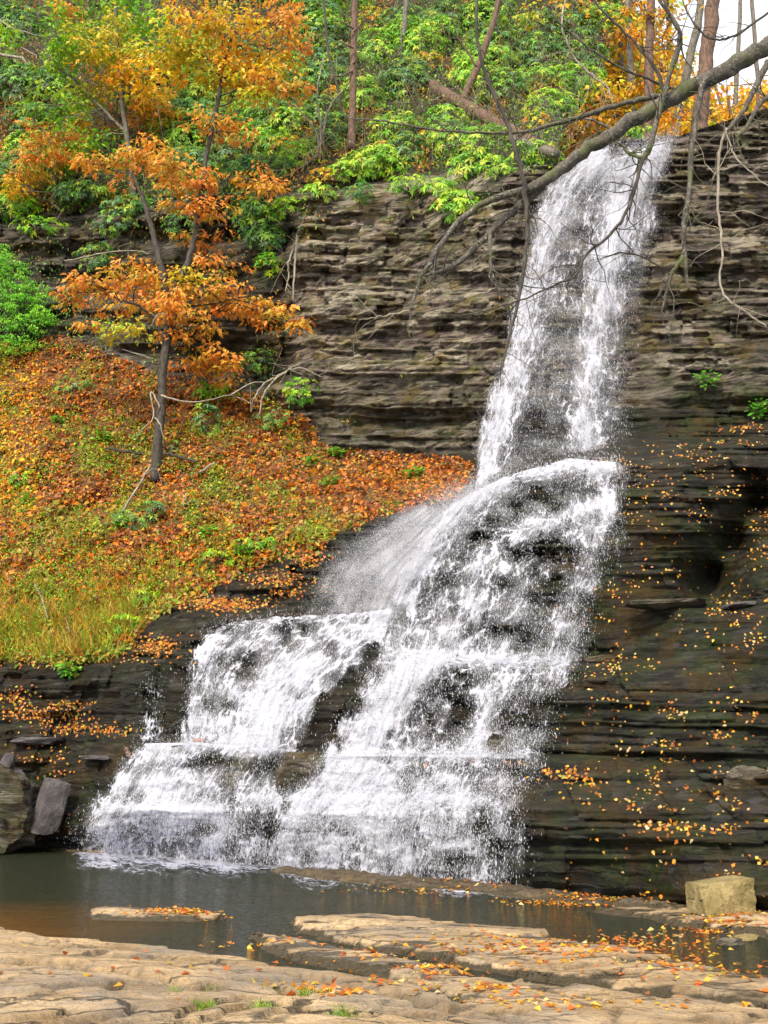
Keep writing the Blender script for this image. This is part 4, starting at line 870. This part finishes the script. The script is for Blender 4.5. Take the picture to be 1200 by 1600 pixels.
kind(gr.build('grass', M['leaf']), 'stuff', 'long yellow-green grass growing on the foot of the bank')
wd_ = MB(); n = 60000; px = rng.uniform(-200, 700, n); py = rng.uniform(540, 1040, n)
k = (py < ybank_bot(px)+45*(fbm(px/24, py/90, 98)-.35)) & (py > ybank_top(px)) & (fbm(px/38, py/26, 58)+.12*ss(820, 960, py)-.12*ss(300, 450, px)*ss(850, 800, py)+rng.normal(0, .04, n) > .56); px, py = px[k], py[k]; n = len(px)
p = S(px, py, 0)+np.stack([rng.normal(0, .05, n), -rng.uniform(.02, .25, n), rng.uniform(0, .12, n)], 1)
leaves(wd_, p, rng.normal(0, 1, (n, 3)), rng.normal(0, .4, (n, 3))+[0, -.4, .9], rng.uniform(.05, .10, n), rng.uniform(.035, .06, n), pal([(.16, .42, .02), (.28, .52, .02), (.10, .26, .02), (.46, .50, .03)], n))
kind(wd_.build('ground_weeds', M['leaf']), 'stuff', 'low green weeds growing through the leaf litter')
# leaves stuck to the wet rock and piled on its ledges
rl = MB(); n = 15000; px = rng.uniform(840, 1400, n); py = rng.uniform(690, 1405, n)
k = (rng.uniform(0, 1, n) < (ss(.47, .66, fbm(px/42, py/22, 62))*1.0+.05)*ss(850, 960, px)*(1-.6*ss(1000, 900, py)*ss(1000, 930, px))); g_ = samp(D1, px, py-5)-samp(D1, px, py+5); k &= rng.uniform(0, 1, n) < .22+.9*ss(.05, .45, g_)
px, py = px[k], py[k]
def stick(mb, px, py, L, palette, off=.03):
    n = len(px); p = S(px, py, off); L = L*rng.uniform(.6, 1.25, n)
    leaves(mb, p, rng.normal(0, 1, (n, 3))*[1, .3, 1], rng.normal(0, .35, (n, 3))+[0, -.9, .5], L, L*.75, pal(palette, n), 'plain', .3)
LP = [(.80, .42, .03), (.78, .30, .04), (.60, .22, .03), (.85, .58, .10), (.45, .14, .03), (.70, .50, .25)]
stick(rl, px, py, .062, LP)
for cx, cy, sx, sy, n in [(350, 945, 60, 9, 500), (245, 1010, 30, 12, 300), (300, 935, 40, 10, 160), (60, 1115, 70, 10, 260), (130, 1140, 60, 8, 200), (110, 1100, 30, 6, 60), (20, 1090, 30, 14, 120), (430, 905, 50, 14, 300), (480, 870, 24, 16, 260), (450, 925, 30, 6, 90), (620, 742, 70, 20, 900), (700, 745, 24, 24, 300), (1160, 668, 50, 6, 60), (90, 1240, 20, 40, 60), (30, 1260, 30, 40, 90), (940, 1415, 90, 8, 420), (1150, 690, 50, 6, 40), (770, 1190, 60, 6, 12), (890, 1210, 40, 14, 60), (100, 1030, 160, 10, 200), (60, 1180, 60, 30, 60)]:
    px = rng.normal(cx, sx*.6, n); py = rng.normal(cy, sy*.6, n); stick(rl, px, py, .078, [(.80, .28, .03), (.60, .18, .03), (.86, .42, .05), (.40, .13, .03), (.22, .08, .02), (.34, .32, .04), (.5, .2, .05)], .04)
kind(rl.build('fallen_leaves', M['leaf']), 'stuff', 'yellow and orange leaves stuck to the wet dark rock')
sl = MB(); X_, Y_ = [], []
for cx, cy, sx, sy, n in [(270, 1433, 45, 3, 170), (310, 1436, 35, 2, 60), (680, 1530, 40, 5, 90), (770, 1565, 30, 6, 90), (900, 1495, 110, 14, 220), (1000, 1475, 90, 14, 160), (700, 1500, 160, 20, 220), (1130, 1452, 60, 8, 200), (850, 1590, 200, 14, 120), (520, 1592, 60, 8, 80), (200, 1560, 260, 40, 40), (1080, 1530, 120, 20, 160), (400, 1480, 60, 4, 30), (700, 1392, 120, 5, 110), (900, 1410, 80, 5, 260), (640, 1560, 80, 12, 50)]:
    q = G(rng.normal(cx, sx*.7, n), rng.normal(cy, sy*.7, n)); X_.append(q[:, 0]); Y_.append(q[:, 1])
X_ = np.concatenate(X_); Y_ = np.concatenate(Y_); z = np.maximum(shelf_z(X_, Y_), 0)+.012; n = len(z); L = rng.uniform(.035, .085, n)
leaves(sl, np.stack([X_, Y_, z], 1), rng.normal(0, 1, (n, 3))*[1, 1, .15], rng.normal(0, .3, (n, 3))+[0, 0, 1], L, L*.75, pal(LP+[(.72, .16, .03), (.5, .2, .06)], n), 'plain', .4)
kind(sl.build('scattered_leaves', M['leaf']), 'stuff', 'scattered orange leaves lying on the flat creek rock')

# ---------------------------------------------------------------- trunks, saplings and logs on the wooded slope
def pole(name, label, cat, px_pts, rad, Y, bark, group=None, stubs=(), jit=.01, dyy=.1):
    p = P([q[0] for q in px_pts], [q[1] for q in px_pts], Y+np.concatenate([[0], rng.normal(0, dyy, len(px_pts)-1)]))
    T = thing(name, label, cat, p[0], group); mb = MB(); r_ = [px2m(r, Y) for r in rad]
    tube(mb, p, r_, 9, 5, jit, lump=.09); mb.build('trunk', bark, T, smooth=True)
    if stubs:
        for st in stubs: sb = MB(); tube(sb, P([q[0] for q in st], [q[1] for q in st], Y-.15+np.linspace(0, -.3, len(st))), np.linspace(px2m(2.2, Y), px2m(.7, Y), len(st)), 5, 4, .01); sb.build('limb', bark, T)
    return T
def Yat(px, py): return float(samp(D1, px, py))
pole('bare_tree', 'straight reddish brown trunk with broken limb stubs at top centre', 'tree', [(549, 235), (551, 150), (553, 60), (556, -60)], [7.5, 6.5, 6, 5], Yat(549, 235)-.2, M['barkr'], 'trunks on the wooded slope', [[(552, 45), (540, 38), (528, 32)], [(553, 50), (562, 40), (572, 28)], [(552, 75), (540, 70), (528, 64)], [(551, 110), (536, 118), (520, 120), (512, 140)], [(552, 100), (560, 90)]])
pole('bare_tree', 'slender grey-brown trunk at the top edge right of the brown one', 'tree', [(624, 90), (630, 50), (640, -30)], [5, 5, 4.5], Yat(624, 90)-.2, M['bark'], 'trunks on the wooded slope')
pole('bare_tree', 'grey trunk leaning right above the fallen log', 'tree', [(718, 168), (735, 130), (752, 90), (772, 30), (790, -50)], [8, 7, 6, 5, 4.5], Yat(718, 168)-.2, M['barkr'], 'trunks on the wooded slope', [[(745, 105), (730, 80), (716, 60), (708, 30)]])
pole('bare_tree', 'pale grey trunk half hidden behind the orange crown at top', 'tree', [(450, 60), (452, 20), (455, -60)], [5, 5, 4.5], 42, M['bark'], 'trunks on the wooded slope')
pole('bare_tree', 'thin dark trunk behind the rhododendrons left of the brown trunk', 'tree', [(540, 215), (530, 150), (512, 70), (505, -30)], [3, 2.6, 2.2, 2], Yat(540, 215)-.3, M['dark'], 'trunks on the wooded slope')
for lab, pts, rad in [
  ('pale bent dead sapling arching over the cliff rim', [(425, 268), (455, 262), (485, 245), (502, 215), (510, 180), (520, 160), (545, 130)], [1.6, 2.0, 2.4, 2.4, 2.0, 1.6, 1]),
  ('pale bare sapling crossing in front of the arching one', [(440, 278), (470, 262), (498, 235), (490, 200), (470, 175), (455, 160)], [1.4, 1.8, 1.8, 1.6, 1.4, .8]),
  ('thin pale stem rising beside the brown trunk', [(500, 250), (500, 190), (496, 140), (505, 90)], [1.8, 1.6, 1.2, .8]),
  ('hanging pale root left of its twin on the rock face', [(463, 372), (458, 390), (450, 410), (452, 430), (446, 455)], [2, 2, 1.8, 1.5, 1]),
  ('hanging pale root right of its twin on the rock face', [(464, 368), (462, 395), (460, 425), (458, 470)], [2.4, 2, 1.8, 1.2]),
  ('pale dead branch jutting in at the upper left edge', [(-30, 80), (15, 88), (35, 92), (50, 118), (20, 92)], [3.4, 3, 2.6, 1.5, 1]),
  ('long thin dead twig curving in at the top left corner', [(-20, 15), (15, 42), (45, 52), (80, 62)], [2, 1.7, 1.2, .7]),
  ('thin white twig below the jutting dead branch', [(-20, 60), (10, 62), (40, 78), (70, 92), (92, 102)], [1.6, 1.4, 1.2, 1, .6]),
  ('grey fallen stick lying across the rim behind the forked tree', [(210, 165), (260, 152), (310, 148), (380, 147)], [1.4, 1.8, 2, 2.2]),
  ('pale tangled dead twig hanging below the left rim', [(105, 290), (90, 296), (80, 315), (95, 330), (88, 345)], [2, 1.8, 1.4, 1.2, .8]),
  ('long thin dead branch over the shadowed ledge', [(100, 408), (150, 398), (200, 392), (235, 396)], [1, 1.3, 1.4, 1]),
  ('bleached branch leaning out over the bank at centre', [(490, 560), (460, 572), (430, 590), (412, 600), (395, 625)], [.8, 1.2, 1.6, 1.6, 1]),
  ('bare shrub branch spreading beside the rock face', [(405, 650), (415, 610), (440, 585), (470, 575), (505, 590)], [1.8, 1.6, 1.4, 1.1, .7]),
  ('dark fallen stick on the bank left of the trunk foot', [(165, 700), (195, 706), (222, 710)], [2.2, 2.6, 2]),
  ('dark fallen stick on the bank right of the trunk foot', [(255, 708), (280, 714), (310, 722)], [2.2, 2.6, 1.8]),
  ('short broken stick pointing up the bank', [(302, 748), (318, 735), (335, 722)], [2.2, 2.4, 1.6]),
  ('pale dead stick slanting down from the trunk foot', [(190, 800), (210, 770), (236, 725)], [2, 2.2, 1.6]),
  ('thin pale stick standing in the lower bank', [(285, 800), (287, 785), (290, 770)], [1.2, 1.2, .8]),
  ('white stick lying in the grass at lower left', [(55, 912), (65, 935), (75, 965)], [1.2, 1.2, .9]),
  ('short white stick at the bottom of the grass', [(105, 980), (115, 992)], [1.4, 1.0])]:
    Y0 = min(Yat(x, y) for x, y in pts)-.25
    T = thing('dead_branch', lab, 'branch', P(pts[0][0], pts[0][1], Y0), 'dead branches on the slope'); mb = MB(); pp = P([a[0] for a in pts], [a[1] for a in pts], Y0+rng.normal(0, .12, len(pts)))
    tube(mb, pp, [px2m(r, Y0) for r in rad], 5, 5, .012); lp = smoothline(pp, np.zeros(len(pp)), 4)[0]
    for i in rng.choice(len(lp), 5 if 'stick' not in lab else 1): tube(mb, np.array([lp[i], lp[i]+rng.normal(0, .22, 3), lp[i]+rng.normal(0, .5, 3)]), [.012, .009, .004], 4, 3, .01)
    mb.build('stem', M['dark'] if lab.startswith('dark') else M['pale'], T)
def logobj(name, label, cat, pts, rad, bark, off=.25, cut=True):
    q = np.array([S(x, y, off) for x, y in pts]); T = thing(name, label, cat, q[0]); mb = MB(); r_ = [px2m(r, k[1]) for r, k in zip(rad, q)]
    tube(mb, q, r_, 12, 5, .012, lump=.06); mb.build('trunk', bark, T, smooth=True)
    if cut:
        e = MB(); d = unit(q[0]-q[1]); tube(e, [q[0]-d*.01, q[0]+d*.012], [r_[0]*.93]*2, 12, 1); e.build('cut_end', M['pale'], T)
logobj('fallen_log', 'long pale brown log lying down the slope toward the fall lip', 'log', [(658, 122), (690, 145), (730, 168), (780, 195), (830, 222), (868, 240)], [11, 12, 12, 12, 11, 9], M['barkr'])
logobj('broken_log', 'short weathered log wedged at the lip left of the falling water', 'log', [(800, 218), (830, 228), (868, 240)], [7, 9, 8], M['bark'], .6)
logobj('stump', 'small upright stump below the fallen log', 'stump', [(698, 168), (697, 185), (696, 204)], [8, 9, 11], M['bark'], .5)

# ---------------------------------------------------------------- trees standing on the level ground beyond the lip
def zlip(px): return float(P(px, float(yveg(px)), float(np.interp(px, [860, 985, 1100, 1200], [28.4, 28.1, 27.8, 27.2])))[2])
BT = [ # label, stem pixels from base, radii, Y, bark, crown blobs
 ('thick reddish trunk leaning left of the white sky gap', [(1093, 215), (1098, 150), (1104, 90), (1112, 30), (1118, -70)], [15, 13.5, 13, 13, 11], 36, 'barkr', [(1060, 190, 36, 20, ORG2), (1095, -20, 40, 16, YEL)]),
 ('grey-brown trunk close beside the thick reddish one', [(1056, 215), (1066, 150), (1078, 90), (1092, 30), (1100, -60)], [9, 8, 7.5, 7, 6], 38, 'bark', [(1030, 60, 22, 18, YEL), (1040, 205, 30, 14, YEL)]),
 ('straight reddish trunk left of the sky gap', [(1013, 212), (1014, 120), (1016, 40), (1018, -60)], [9, 8.5, 8, 7], 37, 'barkr', [(1000, 130, 26, 30, ORG2), (1005, 20, 36, 22, YEL)]),
 ('pale grey trunk among orange leaves', [(987, 216), (986, 120), (982, 40), (978, -60)], [7, 6.5, 6, 5.5], 39, 'bark', [(968, 155, 30, 24, ORG2), (975, 60, 30, 30, YEL)]),
 ('slim dark trunk in the orange leaves', [(966, 216), (968, 140), (970, 60), (962, -50)], [5.5, 5, 4.5, 4], 41, 'dark', [(945, 130, 26, 24, ORG2), (945, 20, 34, 24, YEL)]),
 ('slim brown trunk leftmost beyond the lip', [(938, 222), (938, 140), (934, 60), (926, -40)], [5, 4.5, 4, 3.5], 40, 'barkr', [(925, 95, 36, 22, ORG2), (900, 130, 34, 22, ORG2), (915, 40, 34, 26, YEL)]),
 ('thin trunk behind the shrubs at the lip', [(908, 218), (905, 140), (896, 60), (890, -40)], [3.6, 3.2, 3, 2.6], 43, 'dark', [(880, 75, 26, 30, YEL), (870, 20, 30, 22, ORG2)]),
 ('slender trunk standing in the white sky gap', [(1148, 210), (1150, 140), (1154, 70), (1160, -50)], [5, 4.4, 4, 3], 46, 'bark', [(1150, 180, 34, 16, YEL), (1125, 190, 22, 14, ORG2)]),
 ('slender trunk at the right edge with yellow leaves at its foot', [(1190, 190), (1186, 140), (1180, 70), (1172, -50)], [5, 4.4, 4, 3], 44, 'bark', [(1185, 165, 30, 22, YEL), (1200, 135, 20, 16, YEL)]),
 ('thin far trunk between the grey and reddish trunks', [(1038, 212), (1040, 140), (1044, 60), (1040, -50)], [4, 3.6, 3.2, 3], 50, 'barkr', [(1045, 110, 20, 26, YEL), (1050, 10, 26, 16, ORG2)]),
 ('orange-leaved sapling at the back of the shrubs', [(870, 215), (862, 150), (850, 90), (846, 20)], [2.6, 2.4, 2, 1.4], 37.5, 'dark', [(830, 30, 24, 22, YGR), (850, 120, 24, 16, GRN)]),
 ('low orange sapling directly above the lip', [(925, 224), (930, 190), (935, 160)], [2, 1.6, 1], 34, 'dark', [(940, 150, 34, 16, ORG2), (930, 185, 40, 16, ORG2), (905, 165, 22, 14, YEL), (960, 195, 30, 10, ORG)])]
for lab, pts, rad, Y, bk, bl in BT:
    zb = zlip(pts[0][0])+.25*max(Y-31.5, 0); b0 = P(pts[0][0], pts[0][1], Y)
    # carry the trunk down to the ground behind the lip
    up = (zb-EYE)/Y; t_ = (up*CT-ST)/(CT+up*ST); py0 = 800-FPX*t_
    pts = [(pts[0][0], max(py0+2, pts[0][1]+1))]+pts; rad = [rad[0]*1.15]+rad
    tree('woodland_tree', lab, 'tree', [(pts, rad)], bl, Y, M[bk], dens=.62, L=.22, shape='plain', group='trees beyond the lip of the fall', depth=1.4, limb_r=.035)
far = MB()
for i in range(95):
    y = rng.uniform(40, 72); pxx = rng.uniform(850, 1330); x = (pxx-600)/FPX*y/.88; z0 = 20+.25*(y-31)
    ztop = 1.6+y*float(np.interp(pxx, [850, 1030, 1080, 1330], [.86, .82, .705, .70]))*rng.uniform(.93, 1.02); h_ = max(ztop-z0, 4)
    c = np.array([x, y, z0+h_*.55]); R = np.array([2.4, 2.0, h_*.45]); spray_leaves(far, c, R, int(90*h_), .34, YEL+YEL+ORG2 if i % 5 else YGR, 'plain', per=9)
    tube(far, [[x, y, z0-.5], [x+.2, y, z0+h_*.5], [x, y, z0+h_*.95]], [.16, .12, .05], 6, 3, .05, (.16, .11, .08))
kind(far.build('distant_woods', M['leaf']), 'stuff', 'distant yellow and orange autumn woods beyond the fall')

# ---------------------------------------------------------------- bare lichen-covered limb hanging across the view
YO = 11.0
base = np.array([7.6, 10.2, .15]); T = thing('overhanging_tree', 'bare tree with a thick lichen-covered limb reaching down across the fall from the right', 'tree', base)
mb = MB(); tp = P(1330, -30, YO); tube(mb, [base, base+[-.15, .1, 3], base+[-.3, .3, 6.5], base+[-.2, .5, 9.5], base+[.1, .6, 13]], [.36, .30, .25, .21, .12], 14, 6, .015, lump=.06); mb.build('trunk', M['bark'], T, smooth=True)
LIMB = [(1450, -90), (1330, -20), (1255, 38), (1200, 70), (1130, 112), (1040, 158), (960, 206), (900, 246), (850, 284), (815, 303)]
def limbpts(pts, dy=0): return P([p[0] for p in pts], [p[1] for p in pts], YO+dy)
j = base+[-.28, .4, 8.9]
mb = MB(); L_ = np.concatenate([[j], limbpts(LIMB)]); tube(mb, L_, [px2m(r, YO) for r in [23, 21, 18.5, 17, 15.5, 14.5, 13.5, 12, 11, 9.5, 8]], 14, 6, .010, lump=.10); limb = mb.build('limb', M['limbb'], T, smooth=True)
LB = [ # boughs: pixel polyline, radii px, bark, depth offset
 ([(830, 296), (780, 308), (735, 330), (700, 365), (675, 405), (655, 440), (643, 485)], [8, 6.5, 6, 5.5, 5, 4, 2.5], 'mossy', -.1),
 ([(850, 290), (815, 320), (775, 355), (735, 395), (700, 420), (665, 430)], [9, 8, 6, 6, 5, 3], 'limbb', .1),
 ([(744, -20), (746, 60), (760, 120), (788, 180), (806, 235), (818, 290), (824, 350), (818, 420), (808, 480), (795, 530), (786, 572)], [2.6, 3, 3.4, 3.8, 4.4, 4.8, 4.2, 3.4, 3, 2.2, 1], 'dark', -.35),
 ([(1035, 150), (990, 158), (940, 172), (880, 190), (820, 206), (760, 208), (690, 204), (600, 189), (540, 185)], [6, 5.4, 5, 4.2, 3.4, 2.6, 2.2, 1.8, 1], 'limbb', .15),
 ([(1030, 0), (1062, 50), (1050, 100), (1040, 140), (1025, 190), (1012, 238)], [3, 4, 4, 5, 5.5, 6], 'mossy', -.15),
 ([(1012, 236), (1005, 246), (985, 240), (970, 226), (962, 220)], [5, 4, 3.4, 2.4, 1.6], 'mossy', -.2),
 ([(1008, 240), (995, 280), (985, 320), (955, 365), (915, 400), (895, 432), (860, 448), (810, 470), (740, 490), (690, 492)], [4.4, 3.4, 3, 2.8, 2.6, 2.2, 1.8, 1.5, 1.2, .7], 'dark', -.2),
 ([(1098, 128), (1088, 180), (1080, 240), (1074, 310), (1068, 360), (1070, 410), (1076, 455)], [6, 5.5, 5, 4.6, 4.2, 3.6, 2.4], 'mossy', -.1),
 ([(1200, 95), (1178, 140), (1160, 175), (1140, 200), (1134, 205)], [7, 6, 5, 4, 3], 'limbb', -.3),
 ([(1136, 200), (1124, 240), (1122, 300), (1124, 350), (1128, 400), (1124, 440), (1140, 470), (1165, 488), (1200, 512)], [4, 3.6, 3.4, 3, 2.6, 2.6, 2.4, 2, 1.4], 'pale', -.3),
 ([(1134, 205), (1142, 230), (1160, 258), (1185, 280), (1215, 305)], [2.4, 2.2, 2, 1.8, 1.4], 'pale', -.3),
 ([(884, -20), (878, 40), (895, 85), (925, 118), (950, 138), (957, 165)], [2.6, 2.6, 2.6, 2.6, 2.4, 1.6], 'pale', .3),
 ([(910, -20), (945, 20), (985, 60), (1020, 100), (1040, 150)], [2, 2.4, 2.8, 3.4, 4], 'dark', .1),
 ([(1025, -30), (1050, 30), (1065, 60), (1050, 110)], [2.4, 3, 3.2, 3.4], 'dark', -.3),
 ([(1230, 130), (1190, 160), (1165, 200), (1150, 215)], [5, 4.4, 3.6, 2], 'mossy', -.4),
 ([(1115, 120), (1060, 140), (1000, 118), (950, 95), (900, 60), (860, 20), (845, -20)], [3.4, 3, 2.6, 2.2, 2, 1.6, 1], 'dark', .2),
 ([(1068, 400), (1052, 425), (1042, 455), (1034, 490), (1036, 505)], [3.6, 3.2, 2.8, 2, 1], 'mossy', -.2),
 ([(960, 205), (925, 188), (905, 186), (880, 200)], [3, 2.4, 2, 1.2], 'bark', 0.2),
 ([(765, 360), (766, 390), (768, 420), (770, 440)], [4, 3.6, 3, 2.4], 'mossy', -.1),
 ([(1040, 420), (1000, 400), (965, 395), (930, 410)], [1.6, 1.4, 1.2, .7], 'dark', -.1),
 ([(1200, 20), (1150, 55), (1110, 60), (1080, 30), (1060, -20)], [2.6, 2.2, 1.8, 1.6, 1.2], 'dark', -.3),
 ([(700, 205), (660, 170), (640, 120), (600, 80)], [1.6, 1.3, 1, .6], 'dark', .2),
 ([(640, 485), (610, 492), (585, 497), (560, 500)], [2, 1.6, 1.2, .7], 'pale', 0)]
r7 = np.random.default_rng(17)
for pts, rad, bk, dy in LB:
    rad = [q_*(.7 if bk == 'pale' else .92) for q_ in rad]; q = limbpts(pts, dy+r7.normal(0, .10, len(pts)).cumsum()*.3); mb = MB(); tube(mb, q, [px2m(r, YO) for r in rad], 7, 5, .006, lump=.09); tw = mb; lp, lr = smoothline(q, [px2m(r, YO) for r in rad], 5); n = int(len(lp)*(.35 if bk == 'pale' else .7)); rad = [q_*(.72 if bk == 'pale' else 1) for q_ in rad]
    for i in r7.integers(2, len(lp), n):
        d = unit(r7.normal(0, 1, 3)*[1, .6, 1]+unit(lp[i]-lp[max(i-3, 0)])*.9); l = r7.uniform(.15, .75); a = lp[i]; w = [a]
        for k in range(5): d = unit(d+r7.normal(0, .28, 3)+[0, 0, -.05]); w.append(w[-1]+d*l/5)
        r0 = min(lr[i]*.45, .008); tube(tw, w, np.linspace(r0, .0018, 6), 4, 2, .002)
        if r7.uniform() < .7:
            k = r7.integers(1, 4); e = unit(d+r7.normal(0, .8, 3)); tube(tw, [w[k], w[k]+e*l*.2, w[k]+e*l*.42+r7.normal(0, .03, 3)], [r0*.6, r0*.45, .0014], 4, 2)
    bo = mb.build('bough', M[bk], T, smooth=True)

# ---------------------------------------------------------------- boulders and loose stones
def stone(name, label, cat, c, dims, mat, rot=(0, 0, 0), box=.6, rough=.10, seed=0, group=None, taper=0., cut=None, chips=7, nsub=36):
    """a rounded broken block: a cube grid pulled part way to a sphere, chipped and pitted"""
    t = np.linspace(-1, 1, nsub); V = []; F = []; nb = 0
    for ax in range(3):
        for sg in (-1, 1):
            a, b_ = np.meshgrid(t, t); v = np.zeros((nsub, nsub, 3)); v[..., ax] = sg; v[..., (ax+1) % 3] = a; v[..., (ax+2) % 3] = b_
            f = gridfaces(nsub, nsub); F.append((f if sg > 0 else f[:, ::-1])+nb); V.append(v.reshape(-1, 3)); nb += nsub*nsub
    V = np.concatenate(V); sph = unit(V); v = V*box+sph*(1-box)*1.15
    r5 = np.random.default_rng(seed+100)
    for k in range(chips):
        nrm = unit(r5.normal(0, 1, 3)); lim = r5.uniform(.80, 1.05); ex = np.clip(v@nrm-lim, 0, None); v = v-ex[:, None]*nrm*.9
    nn = (fbm(v[:, 0]*2+seed, v[:, 2]*2+v[:, 1]*1.7, 200+seed)-.5)*rough*2+(fbm(v[:, 0]*7+v[:, 1]*5, v[:, 2]*7+seed, 210)-.5)*rough*.8+rough*.5*(np.floor(fbm(v[:, 0]*.4+seed, v[:, 2]*3.2+.3*v[:, 1], 220)*9)/9-.5)
    v = v*(1+nn[:, None]); v[:, 0] *= 1-taper*(v[:, 2]+1)/2
    if cut: v[:, 2] += cut*v[:, 0]*(v[:, 2] > 0)
    v = v*np.asarray(dims)/2
    from mathutils import Euler
    Rm = np.array(Euler([math.radians(q) for q in rot]).to_matrix()); v = v@Rm.T
    at = dict(dry=np.full(len(v), .35), moss=.55+0*v[:, 0], wet=.5+0*v[:, 0]) if mat == 'darkstone' else None
    o = mesh(name, v, np.concatenate(F), M['rock' if at else mat], smooth=False, attrs=at); o.location = [float(q) for q in c]
    return tag(o, label, cat, group)
q = G(1140, 1432, .10); stone('square_boulder', 'squared mossy tan boulder with a sloping top on the shelf at right', 'boulder', q+[0, .3, .18], (.62, .45, .36), 'tan', (0, 0, 14), .985, .035, 1, cut=.20, chips=1)
q = S(1166, 1224, 0); stone('round_boulder', 'rounded grey boulder perched on a ledge of the right wall', 'boulder', q, (.60, .5, .46), 'darkstone', (0, 5, 20), .45, .10, 2)
q = S(78, 1262, .3); stone('slate_slab', 'upright grey slab leaning on the rocks left of the falls', 'boulder', q, (.62, .30, 1.20), 'grey', (8, 14, 10), .8, .08, 3)
q = S(22, 1258, .5); stone('mossy_boulder', 'large brown mossy boulder at the left edge of the pool', 'boulder', q-[.4, 0, .1], (2.0, 1.2, 1.9), 'darkstone', (0, -24, 10), .78, .22, 4)
q = S(12, 1190, .5); stone('small_grey_stone', 'small pale grey stone on top of the left rocks', 'stone', q, (.30, .25, .38), 'grey', (0, 10, 5), .5, .1, 5)
q = S(28, 1212, .5); stone('flat_grey_stone', 'flat grey stone tucked behind the leaning slab', 'stone', q, (.40, .3, .28), 'grey', (0, 25, 5), .6, .1, 6)
q = S(472, 1204, .35); stone('brown_block', 'brown blocky rock dividing the two streams of the lower steps', 'rock', q, (.95, .6, .68), 'darkstone', (0, 2, 4), .88, .07, 7)
q = S(780, 1166, .35); stone('wet_stone', 'dark pointed stone in the stream on the ledge', 'rock', q, (.42, .35, .36), 'darkstone', (0, 20, 4), .6, .1, 8)
q = S(311, 1157, .4); stone('red_stone', 'small rust-red stone on the ledge at the foot of the side cascade', 'stone', q, (.25, .2, .09), 'red', (0, 4, 4), .6, .1, 9)
for lab, px, py, dm, mt, sd_ in [('dark step rock left of the brown block', 395, 1190, (.8, .5, .42), 'darkstone', 10), ('dark wet rock showing through the lower left steps', 372, 1222, (.5, .4, .38), 'darkstone', 11),
  ('dark rock under the first step at left', 285, 1176, (.45, .4, .30), 'darkstone', 12), ('dark rock at the foot of the left steps', 318, 1290, (.5, .4, .4), 'darkstone', 13)]:
    stone('step_rock', lab, 'rock', S(px, py, .22), dm, mt, (0, rng.uniform(-8, 8), 10), .75, .1, sd_, 'dark rocks in the lower steps')
for lab, px, py, dm, sd_ in [('long thin ledge stone jutting from the right wall', 1040, 945, (1.5, .7, .14), 20), ('paler ledge stone at the right end of the long one', 1155, 946, (.5, .5, .10), 21),
  ('small ledge stone low on the right wall', 765+0*1, 1173, (.4, .3, .10), 22), ('dark shelf stone beside the middle cascade', 940, 1030, (.7, .5, .14), 23), ('grey ledge stone at the left rocks', 60, 1158, (1.1, .6, .16), 24), ('narrow grey ledge stone over the pool at left', 150, 1184, (.7, .4, .10), 25)]:
    stone('ledge_stone', lab, 'rock', S(px, py, .1), dm, 'darkstone' if sd_ not in (21, 24, 25) else 'grey', (0, 0, rng.uniform(-6, 6)), .9, .08, sd_, 'ledge stones on the walls')
stk = [(205, 1185), (200, 1176), (196, 1168)]
T = thing('driftwood', 'short reddish stick of driftwood at the left end of the first step', 'driftwood', S(205, 1185, .3)); mb = MB(); tube(mb, S([x for x, y in stk], [y for x, y in stk], .35), [.04, .05, .03], 7, 4, .01); mb.build('stem', M['barkr'], T)
# low stones in the channel at right
for i, (lab, px, py, sc_) in enumerate([('low flat stone in the riffle at lower right', 1090, 1545, .5), ('small wet stone in the riffle right of the flat one', 1170, 1560, .2), ('small wet stone at the end of the right slab', 1140, 1475, .18), ('small round stone on the right slab edge', 1165, 1468, .16)]):
    stone('creek_stone', lab, 'stone', G(px, py, .0), (sc_*1.5, sc_*1.1, sc_*.28 if i == 0 else sc_*.6), 'tan' if i in (0, 3) else 'darkstone', (0, 0, 10*i), .5, .12, 30+i, 'stones in the shallow creek')
# tufts of grass in the joints of the near rock
for lab, px, py, w_, n in [('grass tuft in the rock joint at centre right', 467, 1558, 34, 150), ('tiny grass tuft on the near rock left of centre', 286, 1544, 8, 40), ('small grass tuft beside the tiny one', 327, 1544, 7, 26), ('grass tuft at the bottom edge left of centre', 318, 1594, 16, 110),
  ('grass tuft at the bottom edge at centre', 405, 1592, 20, 90), ('faint grass patch in the middle of the near slab', 275, 1568, 12, 36), ('weedy tuft at the bottom edge right of centre', 540, 1596, 26, 90)]:
    g0 = G(px+0*rng.normal(0, 1), py, .15); T = thing('grass_tuft', lab, 'grass', g0, 'grass tufts on the near rock'); b_ = G(px+rng.normal(0, w_*.5, n), py+rng.normal(0, 2.5, n), .16); b_[:, 2] = shelf_z(b_[:, 0], b_[:, 1])-.01
    mb = MB(); blades(mb, b_, rng.uniform(.03, .085, n), .0028, [(.16, .34, .03), (.26, .42, .05), (.10, .24, .02), (.4, .36, .08)], .5); mb.build('blades', M['leaf'], T)
